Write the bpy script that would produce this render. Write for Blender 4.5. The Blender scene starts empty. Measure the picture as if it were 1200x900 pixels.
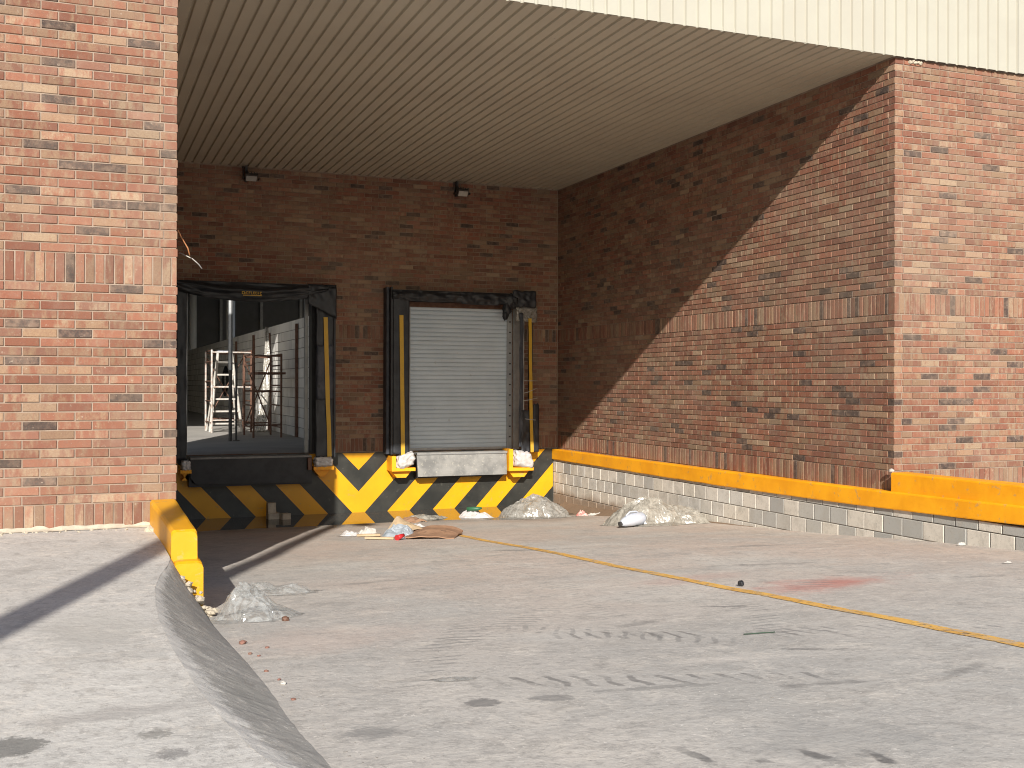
import bpy, bmesh, math, random
from mathutils import Vector, Matrix, noise, Quaternion
random.seed(7)
SC = bpy.context.scene
COL = SC.collection

# ------------------------------------------------------------------ camera
cam_d = bpy.data.cameras.new('camera'); cam = bpy.data.objects.new('camera', cam_d); COL.objects.link(cam)
CAM = Vector((0, 0, 2.22))
yaw, roll, pitch = 0.3812, 0.0026, 0.0001
F = Vector((math.sin(yaw)*math.cos(pitch), math.cos(yaw)*math.cos(pitch), math.sin(pitch)))
R0 = Vector((math.cos(yaw), -math.sin(yaw), 0)); U0 = R0.cross(F)
R1 = R0*math.cos(roll) + U0*math.sin(roll); U1 = -R0*math.sin(roll) + U0*math.cos(roll)
M = Matrix((R1, U1, -F)).transposed().to_4x4(); M.translation = CAM
cam.matrix_world = M
cam_d.sensor_width = 36; cam_d.lens = 36*1277.7/1200
cam_d.clip_start = 0.05; cam_d.clip_end = 2000
SC.camera = cam
def in_view(P, m=0.03):
    d = Vector(P) - CAM; z = d.dot(F)
    return z > .2 and abs(d.dot(R1)/z) < 600/1277.7+m and abs(d.dot(U1)/z) < 450/1277.7+m

# ------------------------------------------------------------------ light
SUN = Vector((.365, 1, -.539)).normalized()
elev = math.asin(-SUN.z)
w = bpy.data.worlds.new('World'); SC.world = w; w.use_nodes = True
nt = w.node_tree; bg = nt.nodes['Background']
sky = nt.nodes.new('ShaderNodeTexSky'); sky.sky_type = 'NISHITA'; sky.sun_disc = False
sky.sun_elevation = elev; sky.sun_rotation = math.atan2(-SUN.x, -SUN.y)
nt.links.new(sky.outputs[0], bg.inputs[0]); bg.inputs[1].default_value = 0.076
sd = bpy.data.lights.new('sun', 'SUN'); sd.energy = 4.2; sd.angle = math.radians(.5); sd.color = (1, .945, .865)
so = bpy.data.objects.new('sun', sd); COL.objects.link(so); so.rotation_euler = SUN.to_track_quat('-Z', 'Y').to_euler()
so.location = (-6, -12, 12)
vs = SC.view_settings; vs.view_transform = 'Standard'; vs.look = 'None'; vs.exposure = 0.66; vs.gamma = 1
SC.cycles.filter_width = 1.05; SC.cycles.max_bounces = 8; SC.cycles.diffuse_bounces = 5; SC.cycles.transparent_max_bounces = 12

# ------------------------------------------------------------------ materials
class N:
    def __init__(s, name):
        s.m = bpy.data.materials.new(name); s.m.use_nodes = True; s.t = s.m.node_tree
        s.b = s.t.nodes['Principled BSDF']; s.pos = s.n('ShaderNodeNewGeometry').outputs['Position']
    def n(s, k, **a):
        x = s.t.nodes.new(k)
        for q, v in a.items(): setattr(x, q, v)
        return x
    def put(s, sock, v):
        if hasattr(v, 'is_output') or isinstance(v, bpy.types.NodeSocket): s.t.links.new(v, sock)
        else: sock.default_value = v
    def math(s, op, a, b=0.0, c=0.0, clamp=False):
        x = s.n('ShaderNodeMath', operation=op, use_clamp=clamp)
        s.put(x.inputs[0], a); s.put(x.inputs[1], b); s.put(x.inputs[2], c); return x.outputs[0]
    def noise(s, scale, detail=4, rough=.55, stretch=(1, 1, 1), off=(0, 0, 0), vec=None, dist=0, w=None):
        mp = s.n('ShaderNodeMapping'); s.put(mp.inputs['Vector'], vec or s.pos)
        mp.inputs['Scale'].default_value = stretch; mp.inputs['Location'].default_value = off
        x = s.n('ShaderNodeTexNoise'); s.put(x.inputs['Vector'], mp.outputs[0])
        if w is not None: x.noise_dimensions = '4D'; s.put(x.inputs['W'], w)
        x.inputs['Scale'].default_value = scale; x.inputs['Detail'].default_value = detail
        x.inputs['Roughness'].default_value = rough; x.inputs['Distortion'].default_value = dist
        return x.outputs['Fac']
    def step(s, v, a, b, lo=0.0, hi=1.0):
        x = s.n('ShaderNodeMapRange', interpolation_type='SMOOTHSTEP')
        s.put(x.inputs[0], v); s.put(x.inputs[1], a); s.put(x.inputs[2], b); x.inputs[3].default_value = lo; x.inputs[4].default_value = hi
        return x.outputs[0]
    def mix(s, f, a, b, mode='MIX'):
        x = s.n('ShaderNodeMix', data_type='RGBA', blend_type=mode)
        s.put(x.inputs[0], f); s.put(x.inputs[6], a if not isinstance(a, tuple) else (*a, 1)[:4]); s.put(x.inputs[7], b if not isinstance(b, tuple) else (*b, 1)[:4])
        return x.outputs[2]
    def ramp(s, v, pts, interp='LINEAR'):
        x = s.n('ShaderNodeValToRGB'); cr = x.color_ramp; cr.interpolation = interp
        while len(cr.elements) < len(pts): cr.elements.new(.5)
        for e, (p, c) in zip(cr.elements, pts): e.position = p; e.color = (*c, 1)
        s.put(x.inputs[0], v); return x.outputs[0]
    def bump(s, h, strength=.3, dist=.01):
        x = s.n('ShaderNodeBump'); x.inputs['Strength'].default_value = strength; x.inputs['Distance'].default_value = dist
        s.put(x.inputs['Height'], h); s.put(s.b.inputs['Normal'], x.outputs[0])
    def col(s, c): s.put(s.b.inputs['Base Color'], c if not isinstance(c, tuple) else (*c, 1)[:4])
    def rough(s, v): s.put(s.b.inputs['Roughness'], v)
    def xyz(s):
        x = s.n('ShaderNodeSeparateXYZ'); s.put(x.inputs[0], s.pos); return x.outputs

def worn(name, c1, c2, scale=3, rough=.7, spots=None, bump=.15, fine=60, metal=0):
    k = N(name); f = k.noise(scale, 6, .6)
    c = k.mix(k.step(f, .35, .65), c1, c2)
    if spots: c = k.mix(k.step(k.noise(spots[0], 5, .65, off=(3, 7, 1)), spots[1], spots[1]+.06, 0, spots[3]), c, spots[2])
    k.col(c); k.rough(rough); k.b.inputs['Metallic'].default_value = metal
    if bump: k.bump(k.noise(fine, 4), bump, .004)
    return k.m

def brick_mat(name, island):
    k = N(name)
    if island: r = k.t.nodes['Geometry'] if 'Geometry' in k.t.nodes else None
    g = k.n('ShaderNodeNewGeometry'); oi = k.n('ShaderNodeObjectInfo')
    r = g.outputs['Random Per Island'] if island else oi.outputs['Random']
    r2 = k.math('FRACT', k.math('MULTIPLY', r, 37.7)); r3 = k.math('FRACT', k.math('MULTIPLY', r, 91.3))
    off = k.math('MULTIPLY', r2, 40)
    red = k.ramp(r3, [(0, (.235, .084, .048)), (.35, (.270, .112, .066)), (.7, (.200, .072, .044)), (1, (.225, .110, .074))])
    tan = k.ramp(r2, [(0, (.300, .195, .115)), (.6, (.255, .160, .100)), (1, (.345, .255, .165))])
    # buff slurry bands across each brick
    patch = k.math('ADD', k.math('MULTIPLY', k.noise(11, 3, .6, stretch=(1.6, 1.6, .5), w=off), .75), k.math('MULTIPLY', k.noise(45, 4, .7, stretch=(1, 1, .7), w=off), .25))
    thr = k.ramp(r, [(0, (.60,)*3), (.35, (.545,)*3), (.60, (.50,)*3), (.80, (.43,)*3), (.93, (.33,)*3), (1, (.55,)*3)])
    f = k.step(k.math('SUBTRACT', patch, thr), -.09, .11, 0, .92)
    c = k.mix(f, red, tan)
    isdark = k.math('GREATER_THAN', r, .938)
    dk = k.mix(k.step(k.noise(16, 4, .6, w=off), .42, .66), (.062, .048, .042), (.165, .115, .085))
    c = k.mix(isdark, c, dk)
    c = k.mix(k.step(k.noise(75, 3, .7), .35, .75, .0, .42), c, (.17, .085, .06))
    c = k.mix(k.step(k.noise(28, 4, .75, off=(5, 2, 8)), .60, .72, 0, .60), c, (.42, .34, .26))
    c = k.mix(k.step(k.noise(.55, 4, .6), .38, .72, 0, .26), c, (.34, .26, .19))
    c = k.mix(k.step(k.noise(6, 5, .7, off=(2, 8, 1)), .45, .75, 0, .20), c, (.34, .26, .20))
    vv = k.math('ADD', .76, k.math('MULTIPLY', k.math('FRACT', k.math('MULTIPLY', r, 173.9)), .34))
    hs = k.n('ShaderNodeHueSaturation'); k.put(hs.inputs['Color'], c); k.put(hs.inputs['Value'], vv); hs.inputs['Saturation'].default_value = .97; c = hs.outputs[0]
    k.col(c); k.rough(.86); k.b.inputs['Specular IOR Level'].default_value = .25
    k.bump(k.math('ADD', k.noise(140, 3, .6), k.math('MULTIPLY', k.noise(30, 3), .8)), .45, .004)
    return k.m

def concrete(name, base=(.575, .535, .48), dark=(.46, .44, .405), pink=.0, masks=(), tracks=(), streak=True, grime=()):
    k = N(name); X, Y, Z = k.xyz()
    big = k.noise(.33, 7, .62, dist=.6); mid = k.noise(1.9, 8, .72, stretch=(.8, 1.25, 1)); fine = k.noise(26, 6, .72)
    c = k.mix(k.step(big, .36, .66), dark, base)
    c = k.mix(k.step(mid, .44, .72, 0, .5), c, tuple(v*.74 for v in base))
    if pink: c = k.mix(k.math('MULTIPLY', k.math('MULTIPLY', k.step(Y, 3.2, 10, 0, pink), k.step(X, 1.0, 2.4)), k.step(k.noise(.8, 4), .3, .6)), c, (.56, .44, .36))
    if streak:
        st = k.noise(2.4, 7, .75, stretch=(.75, 1.15, 1), dist=.5)
        c = k.mix(k.step(st, .50, .68, 0, .55), c, (.64, .585, .51))
        st2 = k.noise(3.4, 7, .78, stretch=(.8, 1.05, 1), off=(9, 4, 0), dist=.7)
        c = k.mix(k.step(st2, .54, .68, 0, .50), c, (.29, .27, .245))
    c = k.mix(k.step(k.noise(8, 7, .8, stretch=(1, .7, 1)), .52, .68, 0, .55), c, (.29, .27, .245))
    c = k.mix(k.step(k.noise(6, 7, .8, stretch=(1, .7, 1), off=(7, 3, 2)), .53, .66, 0, .6), c, (.66, .61, .54))
    c = k.mix(k.step(fine, .48, .70, 0, .55), c, (.30, .28, .255))
    c = k.mix(k.step(k.noise(15, 8, .85, stretch=(1, .6, 1), off=(3, 1, 6)), .55, .66, 0, .6), c, (.26, .245, .225))
    c = k.mix(k.step(k.noise(1.1, 8, .8, off=(8, 8, 2)), .52, .62, 0, .38), c, (.34, .325, .30))
    c = k.mix(k.step(k.noise(48, 3, .6, off=(1, 5, 3)), .62, .70, 0, .75), c, (.70, .66, .60))
    c = k.mix(k.step(k.noise(70, 3, .6, off=(4, 5, 3)), .69, .73, 0, .7), c, (.14, .13, .12))
    for (mx, my, rx, ry, rot, cc, s, edge) in masks:
        mp = k.n('ShaderNodeMapping', vector_type='TEXTURE'); k.put(mp.inputs[0], k.pos)
        mp.inputs['Location'].default_value = (mx, my, 0); mp.inputs['Rotation'].default_value = (0, 0, rot)
        mp.inputs['Scale'].default_value = (rx, ry, 1e6)
        ln = k.n('ShaderNodeVectorMath', operation='LENGTH'); k.put(ln.inputs[0], mp.outputs[0])
        v = k.math('ADD', ln.outputs['Value'], k.math('MULTIPLY', k.math('SUBTRACT', k.noise(max(2.5, 2.6/max(rx, ry)), 6, .75), .5), edge[1]*2.4))
        c = k.mix(k.step(v, 1-edge[0], 1, s, 0), c, cc)
    for (mx, my, rot, hw, hl, fr, s, cc) in tracks:
        mp = k.n('ShaderNodeMapping', vector_type='TEXTURE'); k.put(mp.inputs[0], k.pos)
        mp.inputs['Location'].default_value = (mx, my, 0); mp.inputs['Rotation'].default_value = (0, 0, rot)
        sp = k.n('ShaderNodeSeparateXYZ'); k.put(sp.inputs[0], mp.outputs[0]); u, v = sp.outputs[0], sp.outputs[1]
        av = k.math('ABSOLUTE', v); au = k.math('ABSOLUTE', u)
        wv = k.math('SINE', k.math('ADD', k.math('MULTIPLY', k.math('ADD', u, k.math('MULTIPLY', v, .45)), fr), k.math('MULTIPLY', k.noise(3, 4), 9.0)))
        f = k.math('MULTIPLY', k.step(wv, .40, .85), k.step(av, hw*.8, hw, 1, 0))
        f = k.math('MULTIPLY', f, k.step(au, hl*.7, hl, 1, 0))
        f = k.math('MULTIPLY', f, k.step(k.noise(2.6, 5, .7, off=(mx, my, 0)), .42, .56, 0, s*.80))
        c = k.mix(f, c, cc)
    for g in grime: c = g(k, c, X, Y, Z)
    k.col(c); k.rough(k.step(mid, .3, .8, .92, .72)); k.b.inputs['Specular IOR Level'].default_value = .3
    h = k.math('ADD', k.math('MULTIPLY', k.noise(5, 8, .72), 2.0), k.math('MULTIPLY', fine, .55))
    k.bump(h, .5, .012)
    return k.m

def plastic(name, col, alpha, rough=.25, tint=None, dirt=0.3):
    k = N(name); f = k.noise(9, 5, .7)
    c = k.mix(k.step(f, .4, .7, 0, dirt), col, tint or tuple(v*.55 for v in col))
    k.col(c); k.rough(k.step(k.noise(22, 4), .3, .7, rough*.6, rough*1.5))
    if alpha < .95: k.put(k.b.inputs['Alpha'], k.step(k.noise(11, 6, .75, off=(4, 4, 4), dist=1.5), .36, .62, max(0, alpha-.28), min(1, alpha+.25)))
    k.b.inputs['Specular IOR Level'].default_value = .8
    k.b.inputs['Coat Weight'].default_value = .35 if alpha < .9 else .15; k.b.inputs['Coat Roughness'].default_value = .08
    vo = k.n('ShaderNodeTexVoronoi'); vo.inputs['Scale'].default_value = 17
    wv = k.n('ShaderNodeVectorMath', operation='ADD'); nz = k.n('ShaderNodeTexNoise'); nz.inputs['Scale'].default_value = 8; k.put(nz.inputs['Vector'], k.pos)
    sc_ = k.n('ShaderNodeVectorMath', operation='SCALE'); k.put(sc_.inputs[0], nz.outputs['Color']); sc_.inputs['Scale'].default_value = .12
    k.put(wv.inputs[0], k.pos); k.put(wv.inputs[1], sc_.outputs[0]); k.put(vo.inputs['Vector'], wv.outputs[0])
    k.bump(k.math('ADD', vo.outputs['Distance'], k.math('MULTIPLY', k.noise(60, 3, .6, dist=1), .4)), .30, .015)
    return k.m

MAT = {}
MAT['brick_o'] = brick_mat('brick_clay', False)
MAT['brick_i'] = brick_mat('brick_clay_field', True)
MAT['mortar'] = worn('mortar', (.25, .185, .14), (.32, .25, .195), 6, .95, bump=.5, fine=120)
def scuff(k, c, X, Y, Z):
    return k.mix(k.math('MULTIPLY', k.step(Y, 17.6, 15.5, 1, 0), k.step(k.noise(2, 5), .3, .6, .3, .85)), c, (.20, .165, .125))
GR = (.22, .21, .20)
MAT['ramp'] = concrete('ramp_concrete', pink=.62, masks=[
    (5.12, 6.55, .95, .42, .25, (.52, .20, .16), .75, (1.0, .8)),
    (4.5, 7.4, .8, .3, .3, (.50, .30, .25), .35, (.9, .6)),
    (1.52, 4.1, .085, .085, -.55, (.20, .19, .18), .8, (.35, .5)),
    (1.80, 4.05, .11, .07, -.45, (.22, .21, .2), .7, (.4, .6)),
    (2.25, 4.02, .30, .05, -.2, (.24, .23, .215), .6, (.6, 1.1)),
    (1.0, 3.85, .17, .13, .2, (.26, .25, .235), .75, (.6, .9)),
    (2.45, 3.0, .5, .3, -.2, (.33, .32, .30), .4, (.6, 1.3)),
    (2.9, 4.4, .5, .10, -.2, (.62, .57, .51), .5, (.8, 1.0)),
    (2.55, 5.5, .45, .2, .2, (.60, .57, .52), .4, (.8, 1.0)),
    (1.25, 6.0, .8, .6, 0, (.55, .43, .36), .4, (.9, .7)),
    (2.55, 12.3, .9, 1.6, -.2, (.54, .40, .32), .35, (.9, .7)),
    (6.9, 15.6, 1.2, .8, .2, (.34, .28, .225), .6, (.8, .9)),
    (3.85, 5.95, .22, .06, -.5, (.19, .18, .17), 0.7, (.8, 1.3)),
    (3.0, 5.6, .30, .07, .3, (.19, .18, .17), 0.5, (.8, 1.3)),
    (3.35, 4.45, .22, .05, -.5, (.19, .18, .17), 0.7, (.8, 1.3)),
    (2.9, 3.75, .28, .05, -.2, (.19, .18, .17), 0.6, (.8, 1.3)),
    (3.6, 3.7, .30, .06, .4, (.19, .18, .17), 0.5, (.8, 1.3)),
    (5.6, 8.0, .5, .10, -.3, (.19, .18, .17), 0.5, (.8, 1.3)),
    (4.4, 10.6, .6, .12, -.4, (.19, .18, .17), 0.5, (.8, 1.3)),
    (6.6, 9.6, .6, .12, -.2, (.19, .18, .17), 0.5, (.8, 1.3)),
    (2.2, 8.6, .5, .10, .2, (.19, .18, .17), 0.4, (.8, 1.3)),
    (6.3, 6.3, .25, .09, -.3, (.19, .18, .17), 0.5, (.8, 1.3))],
    tracks=[(1.75, 5.3, 1.05, .13, 1.0, 62, .85, GR), (2.3, 5.9, .75, .12, 1.0, 66, .7, GR), (2.75, 5.35, -.9, .12, .8, 60, .7, GR),
            (3.75, 5.4, 1.15, .12, .8, 70, .7, GR), (3.15, 5.1, -.5, .13, .9, 58, .8, (.17, .16, .15)), (4.2, 4.75, -.35, .12, .9, 60, .75, GR),
            (2.35, 4.15, -.42, .12, .9, 50, .85, (.18, .17, .16)), (2.45, 2.78, -.5, .10, .8, 34, 1, (.13, .125, .12)), (5.6, 6.9, .5, .13, 1.4, 52, .7, GR),
            (3.3, 7.0, 1.3, .13, 1.2, 60, .5, GR), (4.9, 9.2, .2, .13, 1.6, 55, .55, GR)], grime=[scuff])
MAT['pad'] = concrete('pavement_concrete', base=(.60, .575, .53), dark=(.50, .48, .445), masks=[
    (-.20, 3.74, .13, .12, .15, (.19, .185, .17), .85, (.35, .9)),
    (.28, 3.5, .07, .06, -.3, (.22, .21, .2), .7, (.5, 1.2)),
    (.24, 3.72, .07, .06, .1, (.23, .22, .2), .7, (.5, 1.2)),
    (.10, 5.4, .3, .5, 0, (.44, .42, .38), .5, (.5, .5)),
    (.1, 4.0, .7, .10, .1, (.33, .31, .29), .5, (.9, 1.2))])
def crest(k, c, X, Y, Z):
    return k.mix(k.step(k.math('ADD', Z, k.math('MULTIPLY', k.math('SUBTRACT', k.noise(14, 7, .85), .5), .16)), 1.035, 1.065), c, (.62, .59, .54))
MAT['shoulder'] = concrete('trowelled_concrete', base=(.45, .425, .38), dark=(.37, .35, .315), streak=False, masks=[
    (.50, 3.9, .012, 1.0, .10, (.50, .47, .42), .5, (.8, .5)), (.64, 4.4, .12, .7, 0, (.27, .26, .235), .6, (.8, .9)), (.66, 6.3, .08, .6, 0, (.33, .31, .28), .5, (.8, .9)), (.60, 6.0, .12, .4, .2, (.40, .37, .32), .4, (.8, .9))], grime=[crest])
MAT['ground'] = concrete('yard_concrete')
MAT['block'] = None
def block_mat():
    k = N('cement_block'); r = k.n('ShaderNodeObjectInfo').outputs['Random']; X, Y, Z = k.xyz()
    c = k.ramp(r, [(0, (.60, .55, .47)), (.45, (.66, .61, .54)), (.62, (.54, .50, .44)), (.8, (.62, .59, .54)), (.93, (.48, .46, .42)), (1, (.36, .35, .33))])
    c = k.mix(k.step(k.math('SUBTRACT', Y, k.math('MULTIPLY', r, 2.2)), 9.8, 8.2, .0, .0), c, c)
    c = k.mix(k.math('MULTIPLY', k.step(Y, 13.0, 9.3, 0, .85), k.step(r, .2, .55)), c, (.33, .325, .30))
    c = k.mix(k.step(k.noise(5, 7, .75), .43, .68, 0, .6), c, (.36, .33, .28))
    c = k.mix(k.step(k.noise(30, 4, .7), .55, .72, 0, .5), c, (.24, .22, .19))
    dirt = k.math('MULTIPLY', k.step(Y, 12.5, 16), k.math('MULTIPLY', k.step(k.math('ADD', Z, k.math('MULTIPLY', k.noise(3), .25)), .30, .48, 1, 0), .8))
    c = k.mix(dirt, c, (.25, .16, .095))
    k.col(c); k.rough(.93); k.bump(k.noise(70, 5, .7), .5, .006); return k.m
MAT['block'] = block_mat()
MAT['block_mortar'] = worn('block_mortar', (.20, .18, .16), (.27, .25, .22), 5, .95, bump=.3)
def hallblock():
    k = N('hall_block'); r = k.n('ShaderNodeNewGeometry').outputs['Random Per Island']
    c = k.ramp(r, [(0, (.62, .60, .57)), (.5, (.70, .685, .65)), (1, (.55, .535, .51))]); k.col(c); k.rough(.95); return k.m
MAT['hall_block'] = hallblock()
MAT['hall_mortar'] = worn('hall_mortar', (.12, .11, .10), (.16, .15, .14), 4, .95)
MAT['yellow'] = worn('yellow_paint', (.74, .355, .002), (.68, .32, .002), 2.5, .42, spots=(9, .61, (.45, .28, .06), .55), bump=.12, fine=35)
MAT['black'] = worn('black_paint', (.018, .019, .017), (.035, .035, .03), 3, .42, spots=(10, .62, (.10, .095, .08), .5), bump=.12, fine=35)
MAT['orange'] = worn('orange_paint', (.95, .42, .006), (.84, .34, .004), 2.2, .55, spots=(10, .60, (.50, .30, .10), .65), bump=.35, fine=24)
MAT['curb_yellow'] = worn('kerb_yellow_paint', (.72, .345, .002), (.66, .305, .002), 2.5, .5, spots=(10, .60, (.50, .33, .10), .6), bump=.3, fine=28)
MAT['cream'] = worn('cream_sheet_metal', (.405, .39, .325), (.385, .365, .305), 1.5, .42, bump=0)
def soffit_mat():
    k = N('cream_soffit_metal'); c = k.mix(k.step(k.noise(1.2, 5), .35, .7), (.52, .47, .37), (.48, .43, .34))
    c = k.mix(k.step(k.noise(25, 2), .74, .78, 0, .6), c, (.22, .18, .14)); k.col(c); k.rough(.5); return k.m
MAT['soffit'] = soffit_mat()
MAT['steel'] = worn('galvanised_steel', (.42, .43, .43), (.34, .35, .36), 8, .45, metal=.5)
MAT['dark_steel'] = worn('dark_steel', (.035, .035, .036), (.06, .055, .05), 6, .5)
MAT['rust'] = worn('rusty_scaffold_steel', (.10, .045, .028), (.16, .085, .055), 12, .7)
MAT['palepaint'] = worn('pale_scaffold_paint', (.55, .54, .52), (.40, .30, .24), 14, .6)
MAT['fabric'] = worn('black_shelter_fabric', (.012, .014, .018), (.026, .029, .035), 5, .48, bump=.3, fine=16)
MAT['fabric2'] = worn('worn_blue_black_fabric', (.03, .036, .05), (.07, .075, .09), 7, .6, bump=.3, fine=14)
MAT['strip'] = worn('yellow_guide_strip', (.62, .37, .02), (.54, .32, .03), 4, .5)
MAT['door'] = worn('grey_shutter_paint', (.60, .69, .77), (.53, .62, .70), 1.3, .4, spots=(6, .64, (.32, .32, .32), .35), metal=0, bump=.04)
MAT['plate'] = worn('weathered_leveller_steel', (.17, .17, .165), (.28, .275, .26), 4, .6, spots=(18, .60, (.42, .40, .34), .6), bump=.5, fine=22)
MAT['rubber'] = worn('black_rubber', (.012, .012, .014), (.025, .025, .028), 5, .55)
MAT['pipe_black'] = worn('black_conduit', (.006, .006, .007), (.01, .01, .01), 4, .95, bump=0)
MAT['twig'] = worn('green_twig', (.045, .075, .05), (.04, .06, .04), 9, .9)
MAT['wrap'] = plastic('white_wrap_film', (.56, .54, .53), 1.0, .35, (.40, .36, .33), .6)
MAT['sheet'] = plastic('grey_plastic_sheet', (.31, .30, .275), .80, .22, (.19, .175, .15), .7)
MAT['sheet2'] = plastic('pale_plastic_sheet', (.36, .34, .295), .82, .22, (.22, .20, .165), .7)
MAT['clear'] = plastic('clear_bag_plastic', (.42, .43, .42), .34, .10, (.24, .25, .24), .6)
MAT['greybag'] = plastic('blue_grey_bag', (.34, .38, .42), .95, .4)
MAT['jug'] = worn('white_jug_plastic', (.50, .52, .57), (.40, .45, .54), 9, .35)
MAT['red'] = worn('red_plastic', (.55, .02, .03), (.45, .03, .03), 9, .4)
MAT['redcloth'] = worn('red_striped_cloth', (.60, .12, .10), (.70, .50, .45), 40, .8)
MAT['card'] = worn('brown_cardboard', (.34, .20, .12), (.26, .145, .085), 6, .85, spots=(8, .58, (.12, .075, .05), .7))
MAT['wood'] = worn('pale_scrap_wood', (.50, .38, .24), (.42, .31, .19), 9, .8)
MAT['white'] = worn('white_scrap', (.52, .50, .46), (.42, .39, .35), 15, .7)
MAT['green'] = worn('green_plastic', (.035, .13, .065), (.03, .11, .05), 8, .5)
MAT['chip'] = worn('broken_brick', (.26, .12, .09), (.20, .12, .09), 20, .9)
MAT['rubble'] = worn('rubble_mortar', (.50, .44, .34), (.38, .33, .26), 14, .95)
MAT['floor'] = worn('hall_floor_concrete', (.42, .40, .37), (.34, .325, .30), 1.2, .85)
MAT['hall_dark'] = worn('hall_cladding', (.16, .165, .17), (.20, .205, .21), 1, .8)
MAT['column'] = worn('white_column_paint', (.80, .80, .78), (.76, .76, .74), 3, .6)
MAT['glass'] = worn('lamp_glass', (.45, .44, .42), (.4, .4, .38), 9, .15, bump=0)
MAT['cable'] = worn('orange_cable', (.45, .20, .09), (.40, .17, .07), 9, .6)
MAT['pole'] = worn('galvanised_pole', (.36, .37, .37), (.3, .31, .31), 3, .5, metal=.3)
def line_mat():
    k = N('worn_yellow_line'); c = k.mix(k.step(k.noise(3, 5), .3, .7), (.78, .45, .10), (.70, .38, .08)); c = k.mix(k.step(k.noise(8, 6, .75, stretch=(2, .6, 1)), .50, .62, 0, .75), c, (.45, .36, .26))
    k.col(c); k.rough(.8)
    k.put(k.b.inputs['Alpha'], k.step(k.noise(14, 6, .8, off=(2, 2, 0)), .34, .50)); return k.m
MAT['line'] = line_mat()
def water_mat():
    k = N('puddle_water'); k.col((.060, .056, .05)); k.rough(.015); k.b.inputs['IOR'].default_value = 1.38
    k.put(k.b.inputs['Alpha'], 1.0); k.bump(k.noise(1.6, 2), .02, .01); return k.m
MAT['water'] = water_mat()

# ------------------------------------------------------------------ builders
class MB:
    def __init__(s): s.v = []; s.f = []
    def add(s, vs, fs):
        o = len(s.v); s.v += [tuple(p) for p in vs]; s.f += [tuple(i+o for i in f) for f in fs]; return s
    def box(s, x0, x1, y0, y1, z0, z1, open_back=False):
        vs = [(x0,y0,z0),(x1,y0,z0),(x1,y1,z0),(x0,y1,z0),(x0,y0,z1),(x1,y0,z1),(x1,y1,z1),(x0,y1,z1)]
        return s.add(vs, [(0,3,2,1),(4,5,6,7),(0,1,5,4),(1,2,6,5),(2,3,7,6),(3,0,4,7)])
    def hexa(s, b, t):   # 4 bottom, 4 top points
        return s.add(list(b)+list(t), [(0,3,2,1),(4,5,6,7),(0,1,5,4),(1,2,6,5),(2,3,7,6),(3,0,4,7)])
    def prism_y(s, pts, y0, y1):   # pts (x,z)
        n = len(pts); vs = [(x, y0, z) for x, z in pts]+[(x, y1, z) for x, z in pts]
        return s.add(vs, [tuple(range(n)), tuple(range(2*n-1, n-1, -1))]+[(i, i+n, (i+1) % n+n, (i+1) % n) for i in range(n)])
    def prism_z(s, pts, z0, z1):
        n = len(pts); vs = [(x, y, z0) for x, y in pts]+[(x, y, z1) for x, y in pts]
        return s.add(vs, [tuple(range(n-1, -1, -1)), tuple(range(n, 2*n))]+[(i, (i+1) % n, (i+1) % n+n, i+n) for i in range(n)])
    def tube(s, pts, r, n=8):
        pts = [Vector(p) for p in pts]; rr = r if isinstance(r, (list, tuple)) else [r]*len(pts); o = len(s.v); rings = []
        for i, p in enumerate(pts):
            d = (pts[min(i+1, len(pts)-1)]-pts[max(i-1, 0)]).normalized()
            a = d.orthogonal().normalized() if i == 0 else (pa - d*pa.dot(d)).normalized()
            pa = a; b = d.cross(a)
            s.v += [tuple(p+(a*math.cos(2*math.pi*k/n)+b*math.sin(2*math.pi*k/n))*rr[i]) for k in range(n)]
        for i in range(len(pts)-1):
            for k in range(n): s.f.append((o+i*n+k, o+i*n+(k+1) % n, o+(i+1)*n+(k+1) % n, o+(i+1)*n+k))
        s.f.append(tuple(o+k for k in range(n-1, -1, -1))); s.f.append(tuple(o+(len(pts)-1)*n+k for k in range(n)))
        return s
    def grid(s, nu, nv, fn, close=None):
        o = len(s.v)
        s.v += [tuple(fn(i/(nu-1), j/(nv-1))) for j in range(nv) for i in range(nu)]
        s.f += [(o+j*nu+i, o+j*nu+i+1, o+(j+1)*nu+i+1, o+(j+1)*nu+i) for j in range(nv-1) for i in range(nu-1)]
        return s
    def sheet(s, nu, nv, fn, off):   # closed sheet with thickness vector off
        off = Vector(off); o = len(s.v)
        s.grid(nu, nv, fn); s.grid(nu, nv, lambda u, v: Vector(fn(u, v))+off)
        n = nu*nv
        rim = [j*nu for j in range(nv)]
        def q(a, b): s.f.append((o+a, o+b, o+b+n, o+a+n))
        for j in range(nv-1): q((j+1)*nu, j*nu); q(j*nu+nu-1, (j+1)*nu+nu-1)
        for i in range(nu-1): q(i, i+1); q((nv-1)*nu+i+1, (nv-1)*nu+i)
        return s
    def build(s, name, mat, parent=None, smooth=False, **p):
        me = bpy.data.meshes.new(name); ox = Vector((0, 0, 0))
        if parent is not None: ox = world_loc(parent)
        me.from_pydata([tuple(Vector(q)-ox) for q in s.v], [], s.f); me.validate()
        bm = bmesh.new(); bm.from_mesh(me); bmesh.ops.recalc_face_normals(bm, faces=bm.faces) if p.pop('recalc', True) else None
        bm.to_mesh(me); bm.free()
        if smooth: me.polygons.foreach_set('use_smooth', [True]*len(me.polygons))
        me.materials.append(MAT[mat] if isinstance(mat, str) else mat)
        o = bpy.data.objects.new(name, me); COL.objects.link(o)
        if parent is not None: o.parent = parent
        for q, v in p.items(): o[q] = v
        return o
def world_loc(o):
    l = Vector(o.location)
    while o.parent: o = o.parent; l += Vector(o.location)
    return l
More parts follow.
